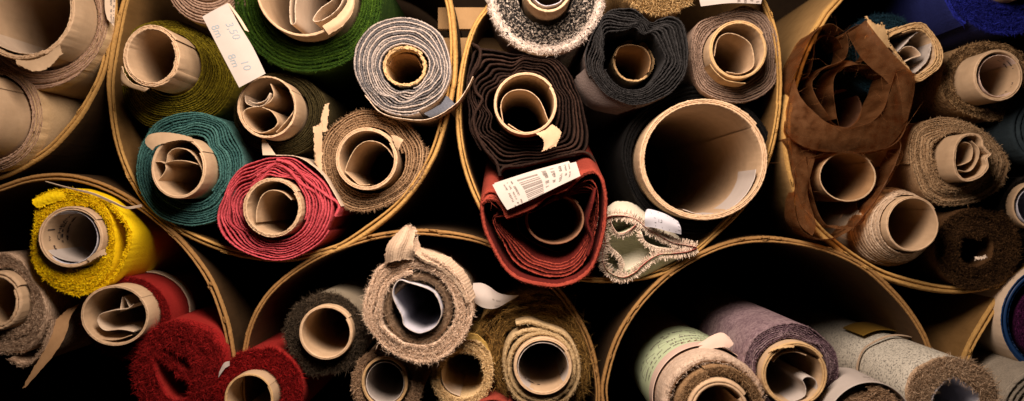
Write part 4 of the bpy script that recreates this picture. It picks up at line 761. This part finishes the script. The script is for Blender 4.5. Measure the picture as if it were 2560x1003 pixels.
p = Patch([[(1183,708,-40),(1204,708,-44),(1222,716,-44),(1245,732,-36),(1270,738,-26),(1297,738,-14)],[(1182,736,-42),(1204,742,-50),(1226,746,-50),(1246,750,-40),(1266,748,-28),(1292,741,-14)],[(1188,757,-36),(1206,768,-44),(1228,772,-44),(1246,768,-36),(1264,758,-26),(1288,744,-14)]])
t = thing('paper_tag', 'curled white paper tag on top of the olive gold roll', 'tag', P3(1228,772,-44)*K)
p.build('tag_sheet', M['paper'], t, 1.6); _p6 = p
marks(t, lambda q: _p6.ev(q[:,0]/_p6.w, q[:,1]/_p6.h, 1.4), 'printed_line', M['ink_grey'], dashes(54, 20, 26, 4, .1, 3, 1.0) + dashes(60, 34, 24, 4, .1, 4, 1.0))
roll('rust coloured roll peeping between the ochre and gold rolls', E(1232,1062,30,30), -70, 7, E(1232,1062,76,76), -60, 0, 4, ['rust_cloth'], th0=1, fill=.85, fuzz_=soft(1,3), seed=77)

# ----------------------------------------------------------------- lower right tube
r = roll('flecked linen roll wrapped in a mint green label', E(1798,1030,83,84), -262, 25, E(1798,1029,112,113), -248, 6, 2, ['linen_edge','linen_fleck'], mapmats=(0,0,0), th0=1.9, fill=.9, fuzz_=FZ(den=8, length=9, width=1.5, out=.8, front=.6, along=.8), cturns=2, crough=.4, seed=81,
    extra=[path(E(1787,1017,121,119,n=30)[::-1], -212, closed=True, t=20, mats=(1,1,1), seed=4, rough=.8, fuzz=FZ(den=3, length=6, width=1.4, out=.7, front=.6, along=.6, mat=1))])
r['outer_pol'] = polar_img(E(1786,1016,132,130), -212)
lab = r['outer_pol'].grown(2.5)
def wrap(pol, d0): # (angle*radius, depth) -> point on the outside of a roll
    return lambda q, off=0.0: np.stack([pol.c[0] + (pol.rad(q[:,0]/125.) + off)*np.cos(q[:,0]/125.), d0 + q[:,1], pol.c[1] + (pol.rad(q[:,0]/125.) + off)*np.sin(q[:,0]/125.)], -1)
def wrap_sheet(name, mat, pol, a0, a1, d0, d1, t=2.0, lift=0.0, skew=0.0):
    n = 70; th = np.linspace(a0, a1, n); P = pol.at(th, 1.0); ext = np.clip((a0 + .25 - th)/.25, 0, 1)
    P = P + np.stack([np.cos(th), np.sin(th)], -1)*(lift*ext**2)[:, None]
    mb = Mesh(); d = d0 + skew*np.linspace(0, 1, n); ribbon(mb, P, d, t, d1, mats=(0, 0, 0), seed=3); return mb.build(name, [M[mat]], r['thing'])
wrap_sheet('paper_label', 'mint', lab, .78, 3.5, -62, 270, lift=10)
wrap_sheet('label_border', 'pink_paper', lab.grown(2.5), .55, 3.5, -108, -52, lift=14)
fw = wrap(lab.grown(3.2), 45)
def roundtext(s, th, d, size, sx=1.0): return [np.stack([th*125. + a[:,0], d - a[:,1]], -1) for a in text(s, 0, 0, size, sx=sx)]
wr = roundtext('210772', 1.15, -54, 25, 1.35)
marks(r['thing'], fw, 'printed_number', M['ink_red'], wr)
wr = roundtext('GIORDINE', 1.1, -14, 26, 1.05) + roundtext('MADE IN', 1.3, 34, 26, 1.0)
for k, th in enumerate((1.55, 2.05, 2.45, 2.75)): wr += line(th*125, 20 + 12*(k%2), th*125+30, 60, 1.5) + line(th*125+30, 60, th*125+34, 22, 1.5) + line(th*125, 22, th*125+34, 22, 1.3)
wr += dashes(1.0*125, 70, 70, 16, 0, 4, 1.5) + dashes(1.9*125, -60, 150, 14, 0, 5, 1.5) + dashes(2.0*125, 80, 120, 14, 0, 6, 1.5) + dashes(2.3*125, -20, 90, 14, 0, 7, 1.5) + dashes(1.2*125, 110, 120, 14, 0, 8, 1.5)
marks(r['thing'], fw, 'printed_lettering', M['ink_grey'], wr)
p = Patch([[(1745,862,-98),(1782,838,-108),(1806,832,-116),(1822,843,-118)],[(1748,872,-106),(1784,856,-116),(1812,850,-124),(1833,860,-126)],[(1752,882,-108),(1782,872,-118),(1806,868,-126),(1822,870,-126)]]); p.build('label_flag', M['pink_paper'], r['thing'], 1.8, .4)
r = roll('lavender velour roll with paper curled inside its core', E(1988,938,85,84), -230, 14, E(1976,922,121,118), -195, 25, 9, ['lavender'], th0=.4, fill=.50, ripple=6, fuzz_=FZ(den=1.5, length=4, width=1.2, out=.7, front=.6, along=.5), cturns=2, cedge='tan_torn', seed=82)
sheet_part(r['core'], [(1950,1010),(1985,1004),(2012,990),(2014,968),(2006,950),(2018,942),(2036,948),(2044,966),(2036,1000)], -218, 2.4, 'paper', depth=420)
sheet_part(r['core'], [(1934,905),(1950,888),(1985,880),(2015,888)], -215, 2.4, 'kraft', depth=380)
p = Patch([[(1928,874,-232),(1950,866,-236),(1985,862,-236)],[(1922,882,-236),(1948,872,-240),(1985,868,-238)]]); p.build('torn_flap', M['tan_torn'], r['core'], 2.5, .6)
r = roll('grey flecked knit roll with a shaggy beige end', None, 0, 0, [(2266,1000),(2275,940),(2305,910),(2362,888),(2428,898),(2478,932),(2498,985),(2495,1050),(2450,1100),(2384,1115),(2310,1090)], -235, 12, 3, ['beige_shag','knit_grey'], c=(2384,1000), inner=[(2330,998),(2352,965),(2384,942),(2430,972),(2450,992),(2445,1040),(2400,1065),(2345,1050)], mapmats=(0,0,1), th0=4.2, fill=.95, fuzz_=[FZ(den=11, length=15, width=1.8, out=.8, front=.6, along=.9)], seed=83)
sheet_part(r['thing'], [(2330,1010),(2345,975),(2384,944),(2425,968),(2450,992),(2440,1045),(2390,1060),(2340,1050)], -236, 3, 'paper_grey', name='paper_lining', depth=420, closed=True)
kp = r['outer_pol'].grown(4)
mb = Mesh(); th = np.linspace(0, 6.28, 160); ribbon(mb, kp.at(th), 78 + 5*np.sin(th*3), 2, 92, seed=4); mb.build('clear_band', [M['cream_layer']], r['thing'])
th = np.linspace(1.2, 2.2, 60); mb = Mesh(); ribbon(mb, kp.at(th, 2), 175, 2, 340, seed=4); mb.build('yellow_label', [M['yellow_card']], r['thing'])
r = roll('fawn roll wrapped in white paper at the bottom edge', E(2172,1085,40,40), -250, 8, E(2172,1062,100,98), -262, 6, 4, ['fawn_shag'], th0=1.6, fill=.92, fuzz_=FZ(den=7, length=8, width=1.6, out=.7, front=.6, along=.9), seed=84)
th = np.linspace(.2, 2.9, 90); mb = Mesh(); ribbon(mb, r['outer_pol'].grown(9).at(th), -266 + 6*np.sin(th*2), 2.5, -60, seed=3, wave=1); mb.build('paper_wrapper', [M['paper']], r['thing'])
_rp = r['outer_pol'].grown(10.6); marks(r['thing'], lambda q: np.stack([_rp.c[0] + _rp.rad(q[:,0]/100)*np.cos(q[:,0]/100), -262 + q[:,1], _rp.c[1] + _rp.rad(q[:,0]/100)*np.sin(q[:,0]/100)], -1), 'printed_line', M['ink_grey'], dashes(90, 30, 60, 9, 0, 3) + dashes(80, 60, 70, 9, 0, 4))
# lower right edge
r = roll('purple boucle roll in a cream tube with a blue plastic ring', E(2648,800,146,142), -40, 6, E(2646,800,122,120), -30, 0, 4, ['purple_boucle'], inner=E(2650,800,30,30), cmat='cream_paper', cedge='blue_plastic', th0=1, fill=.95, fuzz_=FZ(den=8, length=6, width=1.8, out=.6, front=.5, along=.9), seed=85)
mb = Mesh(); bp = r['core_pol'].grown(2); th = np.linspace(0, 2*math.pi, 200, endpoint=False); ribbon(mb, bp.at(th, -12), -44, 15, -10, closed=True); mb.build('plastic_ring', [M['blue_plastic']], r['thing'])
_cp = r['core_pol'].grown(1.0); marks(r['thing'], lambda q: np.stack([_cp.c[0] + (_cp.rad(q[:,0]/140)+1)*np.cos(q[:,0]/140), -40 + q[:,1], _cp.c[1] + (_cp.rad(q[:,0]/140)+1)*np.sin(q[:,0]/140)], -1), 'printed_lettering', M['ink_grey'], [np.stack([140*3.05 + a[:,0], 100 - a[:,1]], -1) for a in text('2NS', 0, 0, 26)])
roll('grey twill roll in the bottom right corner', E(2640,1050,40,40), -110, 8, E(2622,1040,134,134), -130, 0, 7, ['grey_twill'], th0=1, fill=.9, fuzz_=soft(1,3), seed=86)

# ----------------------------------------------------------------- light, air, camera
sc = bpy.context.scene
w = bpy.data.worlds.new('World'); sc.world = w; w.use_nodes = True
bg = w.node_tree.nodes['Background']; bg.inputs[0].default_value = (1, .8, .6, 1); bg.inputs[1].default_value = .003
la = bpy.data.lights.new('warm_lamp', 'AREA'); la.shape = 'DISK'; la.size = .27; la.energy = 3.45; la.spread = math.radians(135); la.color = (1.0, .795, .65)
lo = bpy.data.objects.new('warm_lamp', la); C.objects.link(lo); lo.location = (-40*K, -1180*K, 920*K)
lo.rotation_euler = (Vector((-30*K, 60*K, -80*K)) - lo.location).to_track_quat('-Z', 'Y').to_euler()
ca = bpy.data.cameras.new('camera'); co = bpy.data.objects.new('camera', ca); C.objects.link(co); sc.camera = co
co.location = (0, -CAMD*K, 0); co.rotation_euler = (math.pi/2, 0, 0)
ca.sensor_width = 36; ca.sensor_fit = 'HORIZONTAL'; ca.lens = 36*CAMD/2560; ca.clip_start = .02; ca.clip_end = 20
ca.dof.use_dof = True; ca.dof.focus_distance = (CAMD-55)*K; ca.dof.aperture_fstop = 6.3
sc.view_settings.view_transform = 'Standard'; sc.view_settings.look = 'None'; sc.view_settings.exposure = 0; sc.view_settings.gamma = 1; sc.view_settings.use_curve_mapping = False
sc.cycles.max_bounces = 6; sc.cycles.diffuse_bounces = 3; sc.cycles.transparent_max_bounces = 12; sc.cycles.caustics_reflective = False
